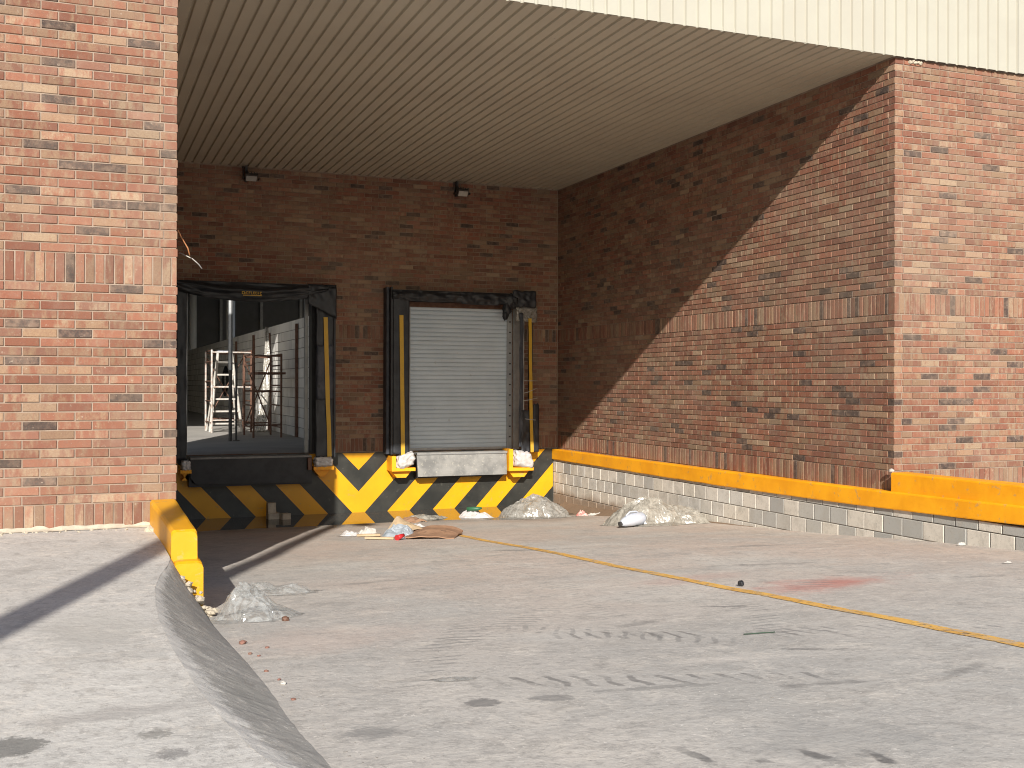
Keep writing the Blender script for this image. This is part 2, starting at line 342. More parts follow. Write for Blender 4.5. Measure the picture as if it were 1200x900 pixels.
def thing(name, label, cat, loc=(0, 0, 0), group=None):
    o = bpy.data.objects.new(name, None); o.empty_display_size = .2; COL.objects.link(o); o.location = loc
    o['label'] = label; o['category'] = cat
    if group: o['group'] = group
    return o
def tag(o, label, cat, group=None):
    o['label'] = label; o['category'] = cat
    if group: o['group'] = group
    return o
def lerp(a, b, t): return a+(b-a)*t
def pw(x, pts):
    for (a, fa), (b, fb) in zip(pts, pts[1:]):
        if (x-a)*(x-b) <= 0: return lerp(fa, fb, (x-a)/(b-a))
    return pts[0][1] if abs(x-pts[0][0]) < abs(x-pts[-1][0]) else pts[-1][1]
def N3(x, y, z, s=1.0): return noise.noise(Vector((x, y, z))*s)

# ------------------------------------------------------------------ ground, ramp, shoulder
G = 1.08
RP = [(18.6, -.03), (17.5, -.022), (16.9, .004), (16.3, .045), (15.5, .115), (14.6, .183), (2.13, 1.081)]
def rz(y, x=4.0):
    if y < 2.13: return 1.082
    return pw(y, RP)
def rzn(x, y):
    z = rz(y); k = min(1, max(0, (y-2.2)/1.2))
    return z + k*(.010*N3(x, y, 0, .55)+.004*N3(x, y, 5, 2.3))
mb = MB()
XB = 8.24
mb.grid(110, 220, lambda u, v: (lambda x, y: (x, y, rzn(x, y)-.0))(lerp(.74, XB, u), lerp(18.5, 2.1, v)))
mb.build('loading_ramp', 'ramp', smooth=True, kind='structure')
mb = MB()   # yard sheets reaching the horizon, meeting at the ramp's head
def quad(x0, x1, y0, y1, z): mb.add([(x0,y0,z),(x1,y0,z),(x1,y1,z),(x0,y1,z)], [(0,1,2,3)])
quad(-700, -40, -700, 900, G-.004); quad(-40, 60, -700, -30, G-.004); quad(60, 700, -700, 900, G-.004); quad(-40, 60, 75, 900, G-.004)
quad(-40, 60, -30, 2.12, G); quad(8.62, 60, 2.12, 9.55, G); quad(13, 60, 9.55, 75, G-.002); quad(-40, -6, 9.2, 75, G-.002)
mb.build('ground', 'ground', kind='structure')
# pavement (higher slab on the left), edge curving round to the kerb
CR = [(9.2, .58), (7.47, .58), (7.38, .575), (7.15, .545), (6.8, .475), (6.4, .42), (5.9, .39), (5.5, .38), (4.9, .39), (4.2, .43), (3.8, .47), (3.5, .51), (3.2, .57), (2.9, .63), (2.12, .70)]
mb = MB()
mb.grid(60, 150, lambda u, v: (lambda y: (lambda x: (x, y, G+.002+.005*N3(x, y, 2, .8)*min(1, (y-2.1)*2)))(lerp(-5, pw(y, CR), u**.6)))(lerp(9.2, 2.12, v)))
quad(-40, -5, 2.12, 9.2, G+.002)
mb.build('pavement', 'pad', smooth=True, kind='structure')
mb = MB()
def shoulder(u, v):
    y = lerp(7.5, 2.12, v); x0 = pw(y, CR)-.003; x1 = .80+.015*N3(0, y, 3, 1.5); z1 = rzn(x1, y)-.012; z0 = G+.003+.005*N3(x0, y, 2, .8)*min(1, (y-2.1)*2)
    x = lerp(x0, x1, u); t = u; prof = (1-t**1.12)*(1-.05*math.sin(math.pi*t))
    return (x, y, lerp(z1, z0, prof)+(.006*N3(x, y, 9, 4)+.004*N3(x, y, 3, 11)+.0025*N3(x, y, 1, 26))*min(1, 6*u*(1-u))+(.006*N3(0, y, 4, 7) if 0 < u < .15 else 0))
mb.grid(34, 360, shoulder)
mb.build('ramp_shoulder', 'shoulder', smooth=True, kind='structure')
mb = MB(); mb.grid(2, 2, lambda u, v: (lerp(.76, 8.2, u), lerp(18.45, 16.2, v), .006)); mb.build('puddle', 'water', kind='structure')
# painted line on the ramp
mb = MB()
def ln(u, v):
    y = lerp(13.6, 2.4, v); xc = pw(y, [(13.6, 4.56), (9.9, 4.51), (7.34, 4.39), (5.35, 4.37), (4.0, 4.32), (2.4, 4.27)])+.012*N3(0, y, 1, .8)
    x = xc+(u-.5)*(.105+.012*N3(0, y, 4, 3)); return (x, y, rzn(x, y)+.004)
mb.grid(3, 160, ln); mb.build('painted_lane_line', 'line', kind='structure')

# ------------------------------------------------------------------ brickwork
CH = .25/3.5; ZB, ZM, ZS = 1.282, 1.282+24*CH, 1.282+24*CH+.2326
def unit_brick(L, H, D=.10, ch=.0035):
    x, z = L/2, H/2
    vs = [(-x+ch, 0, -z+ch), (x-ch, 0, -z+ch), (x-ch, 0, z-ch), (-x+ch, 0, z-ch), (-x, ch, -z), (x, ch, -z), (x, ch, z), (-x, ch, z), (-x, D, -z), (x, D, -z), (x, D, z), (-x, D, z)]
    return vs, [(0,1,2,3), (4,5,1,0), (5,6,2,1), (6,7,3,2), (7,4,0,3), (8,9,5,4), (9,10,6,5), (10,11,7,6), (11,8,4,7)]
J = .0105
VS, FS = unit_brick(1, 1)
_bm = {}
def brick_mesh(L, H, D):
    k = (round(L, 3), round(H, 3), D)
    if k not in _bm:
        v, f = unit_brick(L, H, D); me = bpy.data.meshes.new('brick'); me.from_pydata(v, [], f); me.materials.append(MAT['brick_o']); _bm[k] = me
    return _bm[k]
def face_bricks(wall, O, rot, length, z0, z1, holes, seed, D=.10, start=0.0, objects=300, s_alt=None, l_alt=None):
    """wall: parent, O: (x,y) of the face's left end seen from outside, rot: facing angle; bricks run along local +x from start to length"""
    rnd = random.Random(seed); c, s = math.cos(rot), math.sin(rot); L = []
    rows = []
    z = ZB-.2326
    rows.append((z, ZB, 1)); z = ZB
    for i in range(24): rows.append((z, z+CH, 0)); z += CH
    rows.append((z, ZS, 1)); z = ZS
    while z < z1: rows.append((z, z+CH, 0)); z += CH
    z = ZB-.2326
    while z > z0: z -= CH; rows.append((z, z+CH, 0))
    for ri, (a, b, soldier) in enumerate(rows):
        if b < z0+.01 or a > z1-.012: continue
        a2, b2 = max(a, z0), min(b, z1)
        pitch = CH if soldier else .25
        st0, ln0 = (start, length) if (ri % 2 or soldier) else (start if s_alt is None else s_alt, length if l_alt is None else l_alt)
        x = min(start, st0) - (0 if soldier else (.125 if ri % 2 else 0))
        while x < ln0-.004:
            xa, xb = max(x, st0), min(x+pitch, ln0)
            if xb-xa < .02: x += pitch; continue
            segs = [(xa, xb)]
            for (hx0, hx1, hz0, hz1) in holes:
                if b2 > hz0+.02 and a2 < hz1-.02:
                    ns = []
                    for p, q in segs:
                        if q <= hx0 or p >= hx1: ns.append((p, q)); continue
                        if p < hx0: ns.append((p, hx0+J/2))
                        if q > hx1: ns.append((hx1-J/2, q))
                    segs = ns
            for p, q in segs:
                if q-p < .03: continue
                L.append((round(q-p-J, 4), round(b2-a2-J, 4), (p+q)/2, (a2+b2)/2, rnd.gauss(0, .0013), rnd.gauss(0, .0035), rnd.gauss(0, .0022)))
            x += pitch
    def wp(u, dpt, z): return Vector((O[0]+c*u-s*dpt, O[1]+s*u+c*dpt, z))
    def key(t):
        P = wp(t[2], 0, t[3]); return (0 if in_view(P, 0) else 1000)+(P-CAM).length
    L.sort(key=key); wl = world_loc(wall)
    for t in L[:objects]:
        o = bpy.data.objects.new('brick', brick_mesh(t[0], t[1], D)); COL.objects.link(o); o.parent = wall
        o.location = wp(t[2], t[4], t[3])-wl; o.rotation_euler = (t[6]*.0, t[5], rot+t[6])
    vs = []; fs = []
    for t in L[objects:]:
        o0 = len(vs); x, z, ch = t[0]/2, t[1]/2, .0035
        P = [(-x+ch, 0, -z+ch), (x-ch, 0, -z+ch), (x-ch, 0, z-ch), (-x+ch, 0, z-ch), (-x, ch, -z), (x, ch, -z), (x, ch, z), (-x, ch, z), (-x, D, -z), (x, D, -z), (x, D, z), (-x, D, z)]
        for (lx, ly, lz) in P:
            q = wp(t[2]+lx, t[4]+ly+lx*t[6], t[3]+lz)-wl; vs.append(tuple(q))
        fs += [tuple(i+o0 for i in f) for f in FS]
    if vs:
        me = bpy.data.meshes.new('brick_field'); me.from_pydata(vs, [], fs); me.materials.append(MAT['brick_i'])
        o = bpy.data.objects.new('brick_field', me); COL.objects.link(o); o.parent = wall; o['kind'] = 'stuff'
m = .009
# front wall on the left
wl = thing('brick_wall', 'sunlit red and tan brick wall filling the left edge, with two upright brick courses', 'brick wall', (-1.6, 9.11, G))
MB().box(-6, .76-m, 9.11+m, 9.35, .9, 7.3).build('wall_core', 'mortar', wl)
MB().box(.52, .76-m, 9.35, 18.5, -.2, 5.84).build('side_wall_core', 'mortar', wl)
face_bricks(wl, (-4, 9.11), 0, 4.76, 1.0, 7.3, [], 1, l_alt=4.76-.105)
face_bricks(wl, (.76, 9.11), math.pi/2, 9.3, 1.05, 5.80, [], 2, start=.105, objects=0, s_alt=0.0)
MB().box(.60, .757, 9.11, 18.44, -.2, 1.0).build('plinth', 'block_mortar', wl)
# right wing: side of the bay and the sunlit front face
wr = thing('brick_wall', 'long brick wall on the right, half in shadow, turning the corner above the orange kerb', 'brick wall', (8.297, 9.49, 1.0))
MB().box(8.297+m, 13.5, 9.49+m, 18.5, .6, 5.83).build('wall_core', 'mortar', wr)
face_bricks(wr, (8.297, 9.49), 0, 4.6, 1.0, 5.80, [], 3, s_alt=.105)
face_bricks(wr, (8.297, 18.43), -math.pi/2, 8.94-.105, 1.0, 5.80, [], 4, l_alt=8.94)
# back wall with two door openings
D1 = (1.60, 3.86, 1.03, 3.72); D2 = (5.42, 7.40, 1.03, 3.68)
wb = thing('brick_wall', 'shaded dark brick wall at the back of the loading bay around both dock doors', 'brick wall', (4.5, 18.43, 1.03))
c0 = MB(); y0, y1 = 18.43+m, 18.68
c0.box(.76, D1[0], y0, y1, 1.035, 5.84).box(D1[1], D2[0], y0, y1, 1.035, 5.84).box(D2[1], 8.30, y0, y1, 1.035, 5.84)
c0.box(D1[0], D1[1], y0, y1, D1[3], 5.84).box(D2[0], D2[1], y0, y1, D2[3], 5.84)
c0.build('wall_core', 'mortar', wb)
face_bricks(wb, (.76, 18.43), 0, 7.53, 1.035, 5.80, [(D1[0]-.76, D1[1]-.76, 1.03, D1[3]), (D2[0]-.76, D2[1]-.76, 1.03, D2[3])], 5)

# ------------------------------------------------------------------ canopy: ribbed soffit and fascia
cp = thing('metal_canopy', 'cream ribbed metal canopy over the loading bay with matching fascia above the bricks', 'canopy', (4.5, 9.46, 5.82))
PT = .146
def ribs(x0, n, zero, depth):   # profile in (x, d) : flat pans with narrow grooves going away by depth
    p = []
    for i in range(n):
        a = x0+i*PT; p += [(a, zero), (a+PT*.72, zero), (a+PT*.80, zero+depth), (a+PT*.93, zero+depth)]
    p.append((x0+n*PT, zero)); return p
x = .76
while x < 8.29:
    n = min(7, int(round((8.30-x)/PT))); 
    if n < 1: break
    pr = ribs(x, n, 0, .024); st = random.uniform(-.0015, .0015)
    b = MB(); k = len(pr)
    b.add([(px, 9.47, 5.818+dz+st) for px, dz in pr]+[(px, 18.44, 5.818+dz+st) for px, dz in pr]+[(px, 9.47, 5.826+dz+st) for px, dz in pr]+[(px, 18.44, 5.826+dz+st) for px, dz in pr],
          [(i, i+1, k+i+1, k+i) for i in range(k-1)]+[(2*k+i, 3*k+i, 3*k+i+1, 2*k+i+1) for i in range(k-1)]+[(i, 2*k+i, 2*k+i+1, i+1) for i in range(k-1)])
    b.build('soffit_panel', 'soffit', cp); x += n*PT
x = -5.3
while x < 13.4:
    pr = ribs(x, 7, 0, .021); b = MB(); k = len(pr); st = random.uniform(-.002, .002); zb = 5.80+random.uniform(-.003, .003)
    lo = 0
    y = (9.445 if x > .6 else 9.445)+st
    b.add([(px, y+dz, zb) for px, dz in pr]+[(px, y+dz, 7.3) for px, dz in pr]+[(px, y+dz+.006, zb) for px, dz in pr]+[(px, y+dz+.006, 7.3) for px, dz in pr],
          [(i, i+1, k+i+1, k+i) for i in range(k-1)]+[(2*k+i, 3*k+i, 3*k+i+1, 2*k+i+1) for i in range(k-1)]+[(i, 2*k+i, 2*k+i+1, i+1) for i in range(k-1)])
    if x+7*PT > .75: b.build('fascia_panel', 'cream', cp)
    x += 7*PT
MB().box(.77, 13.4, 9.475, 9.52, 5.85, 7.3).build('parapet_frame', 'dark_steel', cp)
MB().box(.5, 13.5, 9.52, 18.7, 5.856, 5.95).build('roof_deck', 'dark_steel', cp)
MB().box(.76, 8.3, 9.462, 9.474, 5.806, 5.845).build('edge_trim', 'cream', cp)

# ------------------------------------------------------------------ striped dock wall
dw = thing('dock_wall', 'low dock wall painted with black and yellow hazard chevrons under the two doors', 'dock wall', (4.5, 18.40, 0))
MB().box(.757, 8.197, 18.40, 18.438, -.2, 1.03).build('wall_face', 'black', dw)
MB().box(.757, 8.297, 18.438, 18.70, -.2, 1.034).build('dock_edge', 'block_mortar', dw)
S_ = .93; ZT = 1.03; k = 0
def clip(pts, lo, hi):
    for sgn, lim in ((1, lo), (-1, hi)):
        out = []
        for i in range(len(pts)):
            a, b = pts[i], pts[(i+1) % len(pts)]; ia = sgn*(a[0]-lim) >= 0; ib = sgn*(b[0]-lim) >= 0
            if ia: out.append(a)
            if ia != ib: t = (lim-a[0])/(b[0]-a[0]); out.append((lim, lerp(a[1], b[1], t)))
        pts = out
    return pts
for x0 in (1.18, 2.0, 2.80, 3.61):
    MB().prism_y(clip([(x0, 0), (x0+.40, 0), (x0+.40-S_*ZT, ZT-.002), (x0-S_*ZT, ZT-.002)], .76, 8.19), 18.397, 18.4015).build('yellow_stripe', 'yellow', dw)
for x0 in (5.04, 5.87, 6.67, 7.47, 8.29):
    q = clip([(x0, 0), (x0+.40, 0), (x0+.40+S_*ZT, ZT-.002), (x0+S_*ZT, ZT-.002)], .76, 8.19)
    if len(q) > 2: MB().prism_y(q, 18.397, 18.4015).build('yellow_stripe', 'yellow', dw)
vx = 4.535; hz = .366
b = MB(); b.prism_y([(vx-.105, 0), (vx+.105, 0), (vx+.105+S_*ZT, ZT-.002), (vx+(ZT-hz)*S_, ZT-.002), (vx, hz), (vx-(ZT-hz)*S_, ZT-.002), (vx-.105-S_*ZT, ZT-.002)], 18.397, 18.4015)
b.build('yellow_chevron', 'yellow', dw)
MB().prism_y([(vx, .735), (vx+.285, ZT-.002), (vx-.285, ZT-.002)], 18.397, 18.4015).build('yellow_triangle', 'yellow', dw)

# ------------------------------------------------------------------ retaining wall of blocks with orange kerb
rw = thing('retaining_wall', 'grey block retaining wall beside the ramp with a bright orange kerb on top', 'retaining wall', (8.3, 13, 0))
MB().box(8.208, 8.296, 1.5, 18.40, -.3, .80).box(8.296, 8.6, 1.5, 9.49, -.3, .90).build('wall_core', 'block_mortar', rw)
bmesh_b = {}
def blk(L, H):
    kx = (round(L, 3), round(H, 3))
    if kx not in bmesh_b:
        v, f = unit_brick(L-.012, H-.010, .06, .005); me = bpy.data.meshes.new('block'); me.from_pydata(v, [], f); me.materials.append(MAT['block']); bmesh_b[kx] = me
    return bmesh_b[kx]
rb = random.Random(12)
for r in range(6):
    zt = .80+.04-.193*r if r else .90
    z_hi = .90 if r == 0 else .80-.193*(r-1)
    z_lo = .80 if r == 0 else .80-.193*r
    y = 18.40-(.15 if r % 2 else .30)
    edges = [18.40]+[y-i*.30 for i in range(60)]
    for a, c in zip(edges, edges[1:]):
        if c < 3.2: break
        if z_hi < rz((a+c)/2)-.02: continue
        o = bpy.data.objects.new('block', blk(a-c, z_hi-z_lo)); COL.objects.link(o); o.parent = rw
        o.location = Vector((8.20+rb.gauss(0, .0016), (a+c)/2, (z_hi+z_lo)/2))-Vector((8.3, 13, 0)); o.rotation_euler = (0, rb.gauss(0, .002), -math.pi/2+rb.gauss(0, .004))
ctop = [(18.4, 1.026), (12.7, 1.047), (10.0, 1.060), (7.6, 1.098), (3.0, 1.15)]
cbot = [(18.4, .839), (12.7, .839), (10.0, .867), (7.6, .92), (3.0, 1.0)]
def kerb(x0, x1, top, bot, ya, yb, n, name, jit=.003):
    prof = lambda y: [(x1, pw(y, bot)), (x0+.004, pw(y, bot)), (x0, pw(y, bot)+.012), (x0, pw(y, top)-.018), (x0+.005, pw(y, top)-.006), (x0+.018, pw(y, top)), (x1, pw(y, top))]
    b = MB(); k = 7
    for i in range(n):
        y = lerp(ya, yb, i/(n-1))
        for j, (px, pz) in enumerate(prof(y)):
            b.v.append((px+(jit*N3(y, j, 0, 3) if j < 6 else 0), y, pz+jit*N3(y, 7, j*.3, 2.5)))
    for i in range(n-1):
        for j in range(k-1): b.f.append((i*k+j, i*k+j+1, (i+1)*k+j+1, (i+1)*k+j))
    b.f.append(tuple(range(k))); b.f.append(tuple(range((n-1)*k+k-1, (n-1)*k-1, -1)))
    b.build(name, 'orange', rw)
kerb(8.17, 8.31, ctop, cbot, 18.395, 3.0, 150, 'kerb')
utop = [(9.45, 1.275), (7.6, 1.285), (3.0, 1.30)]; ubot = [(9.45, 1.04), (3, 1.13)]
kerb(8.205, 8.42, utop, ubot, 9.43, 3.0, 60, 'upper_kerb', .004)
MB().box(8.31, 8.62, 1.5, 9.48, .85, 1.09).build('kerb_backing', 'block_mortar', rw)

# ------------------------------------------------------------------ yellow kerb at the left pillar
ky = thing('yellow_kerb', 'short bright yellow concrete kerb projecting from the foot of the left brick wall', 'kerb', (.68, 8.3, G))
def loft(b, secs):
    k = len(secs[0]); o = len(b.v)
    for s_ in secs: b.v += [tuple(p) for p in s_]
    for i in range(len(secs)-1):
        for j in range(k): b.f.append((o+i*k+j, o+i*k+(j+1) % k, o+(i+1)*k+(j+1) % k, o+(i+1)*k+j))
    b.f.append(tuple(o+j for j in range(k))); b.f.append(tuple(o+(len(secs)-1)*k+j for j in range(k-1, -1, -1)))
def sec(y, x0, x1, zb, zt, r=.022, wob=0):
    P = [(x0, zb), (x0, zt-r), (x0+r*.35, zt-r*.3), (x0+r, zt), (x1-r, zt), (x1-r*.35, zt-r*.3), (x1, zt-r), (x1, zb)]
    return [(px+.003*N3(px*3, y, pz, 3), y, pz+.004*N3(px, y*2, 3, 3)) for px, pz in P]
b = MB(); ys = [9.105, 8.9, 8.7, 8.5, 8.3, 8.1, 7.9, 7.7, 7.56, 7.52, 7.50]
loft(b, [sec(y, .555+.002*(9.1-y)*5+.012*(9.1-y), .757, .95, lerp(1.292, 1.250, (9.1-y)/1.6)-(.012 if y < 7.51 else 0), .022 if y > 7.51 else .035) for y in ys])
b.build('kerb_top', 'curb_yellow', ky)
b = MB(); ys = [9.105, 8.3, 7.8, 7.5, 7.42, 7.395]
loft(b, [sec(y, .60, .785, .60, 1.055-(.012 if y < 7.4 else 0), .03) for y in ys])
b.build('kerb_base', 'curb_yellow', ky)
rr = random.Random(3)
def lump(b, c, r, seed, flat=1.0, sub=1):
    t = (1+5**.5)/2
    bm = bmesh.new(); bmesh.ops.create_icosphere(bm, subdivisions=sub, radius=1)
    vs = []
    for v in bm.verts:
        p = v.co; k = 1+.45*noise.noise(p*1.3+Vector((seed*7.1, seed*3.3, 0)))
        vs.append((c[0]+p.x*r*k, c[1]+p.y*r*k, c[2]+p.z*r*k*flat))
    fs = [tuple(v.index for v in f.verts) for f in bm.faces]; bm.free(); b.add(vs, fs)
b = MB()
for i in range(46):
    t = rr.random(); px = lerp(.56, .84, t)+rr.gauss(0, .02); py = 7.36-rr.random()*.12; z = max(rz(py), lerp(1.02, .70, t))
    lump(b, (px, py, z), rr.uniform(.012, .034), i, .7)
for i in range(14): lump(b, (.52+rr.random()*.06, 9.04-rr.random()*.25, G+.01), rr.uniform(.01, .035), i+70, .8)
b.build('rubble', 'rubble', smooth=False, kind='stuff', label='crumbs of mortar at the foot of the yellow kerb')
tag(MB().tube([(.77, 9.2, 3.46), (.80, 9.28, 3.42), (.857, 9.3, 3.33), (.872, 9.3, 3.27)], .006, 6).build('loose_cable', 'cable', smooth=True), 'short orange cable end sticking out beside the left wall corner', 'cable')
tag(MB().tube([(.80, 9.40, 3.30), (.90, 9.36, 3.25), (.944, 9.3, 3.20), (.97, 9.3, 3.165)], .005, 6).build('loose_cable', 'white', smooth=True), 'short white cable end below the orange one by the left wall corner', 'cable')

# ------------------------------------------------------------------ floodlights
def flood(x, z, tilt, label):
    t = thing('floodlight', label, 'floodlight', (x, 18.42, z), 'floodlights under the canopy')
    q = Quaternion((1, 0, 0), tilt) @ Quaternion((0, 1, 0), .0)
    def rb_(b, cx, cy, cz, hx, hy, hz):
        hx *= .8; hy *= .62; cz += .03
        pts = [Vector((sx*hx, sy*hy, sz*hz)) for sz in (-1, 1) for sx, sy in ((-1, -1), (1, -1), (1, 1), (-1, 1))]
        pts = [q @ p+Vector((cx, cy, cz)) for p in pts]; b.hexa(pts[:4], pts[4:])
    b = MB(); rb_(b, x+.06, 18.22, z-.02, .125, .10, .022)
    for i in range(5): rb_(b, x+.06-.09+i*.045, 18.225, z+.012, .008, .08, .022)
    b.build('housing', 'dark_steel', t)
    b = MB(); rb_(b, x+.06, 18.213, z-.046, .105, .08, .005); b.build('glass_lens', 'glass', t)
    MB().box(x-.02, x+.02, 18.34, 18.43, z-.04, z+.22).build('wall_plate', 'dark_steel', t)
    MB().tube([(x, 18.38, z+.18), (x+.02, 18.26, z+.03), (x+.06, 18.22, z)], .012, 6).build('stem', 'dark_steel', t)
    MB().box(x-.077, x-.067, 18.2, 18.36, z-.02, z+.01).build('bracket_arm', 'dark_steel', t); MB().box(x+.187, x+.197, 18.2, 18.36, z-.02, z+.01).build('bracket_arm', 'dark_steel', t)
    MB().tube([(x-.03, 18.4, z), (x-.05, 18.40, z+.15), (x-.04, 18.41, z+.3)], .008, 6).build('cable', 'dark_steel', t)
    return t
flood(2.62, 5.60, -.75, 'small floodlight at the top of the back wall above the open dock door')
flood(6.30, 5.60, -.9, 'small tilted floodlight at the top of the back wall above the closed shutter')

# ------------------------------------------------------------------ dock shelters
SY = 18.08   # front of the shelter curtains
def folds(x0, x1, z0, z1, amp, seed, nu=14, nv=60, wav=1.0, lean=None):
    def fn(u, v):
        x = lerp(x0, x1, u); z = lerp(z1, z0, v)
        d = amp*(N3(x*3*wav, seed, z*1.2, 2)+.6*N3(x*9*wav, seed+3, z*2.5, 1.6))
        return (x+.5*amp*N3(x, z, seed, 2.5), SY+d, z)
    return fn
s1 = thing('dock_shelter', 'black fabric dock shelter sagging around the open left dock door', 'dock shelter', (2.8, 18.43, 1.0), 'dock shelters around the doors')
MB().sheet(12, 70, folds(3.725, 4.03, .985, 3.70, .018, 2), (0, .012, 0)).build('side_curtain', 'fabric', s1, smooth=True)
MB().sheet(10, 60, folds(1.50, 1.655, .99, 3.80, .02, 5), (0, .012, 0)).build('side_curtain', 'fabric', s1, smooth=True)
# torn paler lower patches on the right curtain
MB().sheet(8, 24, lambda u, v: (lerp(3.735, 4.02, u), SY-.012+.012*N3(u*3, v*9, 1, 1), lerp(2.86, 1.95, v)+.03*N3(u*5, v, 3, 1.5)), (0, .006, 0)).build('torn_patch', 'fabric2', s1, smooth=True)
MB().box(4.035, 4.06, SY+.01, 18.43, .99, 3.84).build('side_panel', 'fabric', s1)
MB().box(1.47, 1.495, SY+.01, 18.43, .99, 3.84).build('side_panel', 'fabric', s1)
def head1(u, v):
    x = lerp(1.48, 4.05, u); sag = math.sin(math.pi*min(1, u*1.08))**.8
    z = lerp(3.865-.01*u, 3.70-.15*sag+(.06 if u > .95 else 0), v)
    f = math.sin(v*9+3*(u-.45)**2*9)*.026*math.sin(math.pi*v)+.03*N3(x*1.6, v*4, 1, 1.4)+.012*N3(x*6, v*9, 7, 1)
    return (x, SY-.02+f-.05*math.sin(math.pi*v), z)
MB().sheet(90, 22, head1, (0, .015, 0)).build('head_curtain', 'fabric', s1, smooth=True)
MB().sheet(24, 10, lambda u, v: (lerp(3.58, 4.06, u), SY-.055+.03*N3(u*4, v*4, 2, 1.3), lerp(3.87, 3.30+.25*(1-u), v)), (0, .012, 0)).build('corner_flap', 'fabric', s1, smooth=True)
MB().box(1.48, 4.05, SY+.03, 18.43, 3.84, 3.87).build('top_panel', 'fabric', s1)
b = MB(); b.sheet(3, 40, lambda u, v: (lerp(3.845+.07*v, 3.915+.07*v, u)+.01*N3(0, v*3, 1, 1), SY-.032+.008*N3(1, v*6, 1, 1), lerp(3.33, 1.0, v)), (0, .008, 0)); b.build('yellow_strip', 'strip', s1)
# small faded lettering on the head curtain: too blurred in the photo to read, kept as the row of marks it is
rt = random.Random(5)
for i in range(9):
    x = 2.50+i*.036; b = MB(); h = .045
    b.box(x, x+.009, SY-.105, SY-.100, 3.665, 3.665+h)
    if i % 3 != 1: b.box(x+.009, x+.027, SY-.105, SY-.100, 3.665+h-.010, 3.665+h)
    if i % 2: b.box(x+.009, x+.027, SY-.105, SY-.100, 3.665+.018, 3.665+.027)
    if i % 4 != 3: b.box(x+.009, x+.027, SY-.105, SY-.100, 3.665, 3.665+.009)
    b.build('letter', 'strip', s1)
MB().box(2.52, 2.82, SY-.105, SY-.100, 3.642, 3.654).build('letter_underline', 'strip', s1)

s2 = thing('dock_shelter', 'torn black dock shelter around the closed shutter, its right side stripped to the frame', 'dock shelter', (6.3, 18.43, 1.0), 'dock shelters around the doors')
MB().sheet(12, 70, folds(5.055, 5.345, 1.01, 3.74, .008, 9), (0, .012, 0)).build('side_curtain', 'fabric', s2, smooth=True)
MB().box(5.02, 5.05, SY+.01, 18.43, 1.01, 3.88).build('side_panel', 'fabric', s2)
MB().box(4.975, 5.02, SY+.14, 18.43, 1.01, 3.885).build('side_panel', 'fabric2', s2)
MB().sheet(3, 40, lambda u, v: (lerp(5.155+.035*v, 5.225+.035*v, u), SY-.030, lerp(3.40, 1.0, v)), (0, .008, 0)).build('yellow_strip', 'strip', s2)
def head2(u, v):
    x = lerp(5.03, 7.34, u); low = 3.645+.03*N3(x*2, 1, 1, 1)+(-.03 if .55 < u < .85 else 0)+(.02 if u < .07 else 0)
    z = lerp(3.83, low, v); return (x, SY-.01+.03*N3(x*4, v*3, 4, 1.2)+.018*N3(x*13, v*2, 4, 1.2)-.03*math.sin(math.pi*v), z)
MB().sheet(90, 14, head2, (0, .014, 0)).build('head_curtain', 'fabric', s2, smooth=True)
MB().box(5.03, 7.70, SY+.035, 18.43, 3.80, 3.84).build('top_panel', 'fabric', s2)
b = MB()   # bunched, hanging clump at the right corner
def clump(cx, cz, rx, rz_, ry, seed):
    bm = bmesh.new(); bmesh.ops.create_icosphere(bm, subdivisions=3, radius=1); vs = []
    for v in bm.verts:
        p = v.co; k = 1+.35*noise.noise(p*2.2+Vector((seed, 0, 0)))+.2*noise.noise(p*5+Vector((seed, 4, 0)))
        vs.append((cx+p.x*rx*k, SY+.02+p.y*ry*k, cz+p.z*rz_*k))
    b.add(vs, [tuple(v.index for v in f.verts) for f in bm.faces]); bm.free()
clump(7.22, 3.70, .11, .14, .07, 1); clump(7.15, 3.56, .075, .13, .06, 2); clump(7.12, 3.44, .05, .08, .05, 3); b.build('hanging_rag', 'fabric', s2, smooth=True)
b = MB().sheet(20, 10, lambda u, v: (lerp(7.25, 7.70, u), SY-.03+.04*N3(u*4, v*4, 9, 1.3), lerp(3.89+.02*N3(u*4, 0, 0, 1), 3.60+.04*N3(u*5, 3, 1, 1), v)), (0, .014, 0)); b.build('corner_flap', 'fabric', s2, smooth=True)
MB().sheet(14, 8, lambda u, v: (lerp(7.34, 7.74, u), SY+.03+.03*N3(u*5, v*5, 4, 1), lerp(3.60, 3.34+.10*N3(u*4, 2, 2, 1), v)), (0, .01, 0)).build('torn_foam', 'sheet', s2, smooth=True)
MB().sheet(5, 60, folds(7.39, 7.46, 1.10, 3.5, .02, 14), (0, .01, 0)).build('torn_curtain', 'fabric2', s2, smooth=True)
MB().sheet(7, 30, lambda u, v: (lerp(7.42+.03*N3(v*6, 0, 1, 1), 7.60, u), SY+.0+.02*N3(u*4, v*6, 2, 1), lerp(1.75+.12*N3(u*3, 1, 1, 2), 1.0, v)), (0, .01, 0)).build('curtain_remnant', 'fabric', s2, smooth=True)
MB().sheet(5, 30, lambda u, v: (lerp(7.67, 7.78, u), SY+.02+.02*N3(u*4, v*6, 8, 1), lerp(1.85+.12*N3(u*3, 1, 1, 2), 1.0, v)), (0, .01, 0)).build('curtain_remnant', 'fabric', s2, smooth=True)
MB().box(7.46, 7.50, SY+.05, SY+.09, 1.02, 3.86).build('frame_post', 'steel', s2)
MB().box(7.70, 7.74, SY+.22, 18.43, 1.02, 3.86).build('frame_post', 'dark_steel', s2)
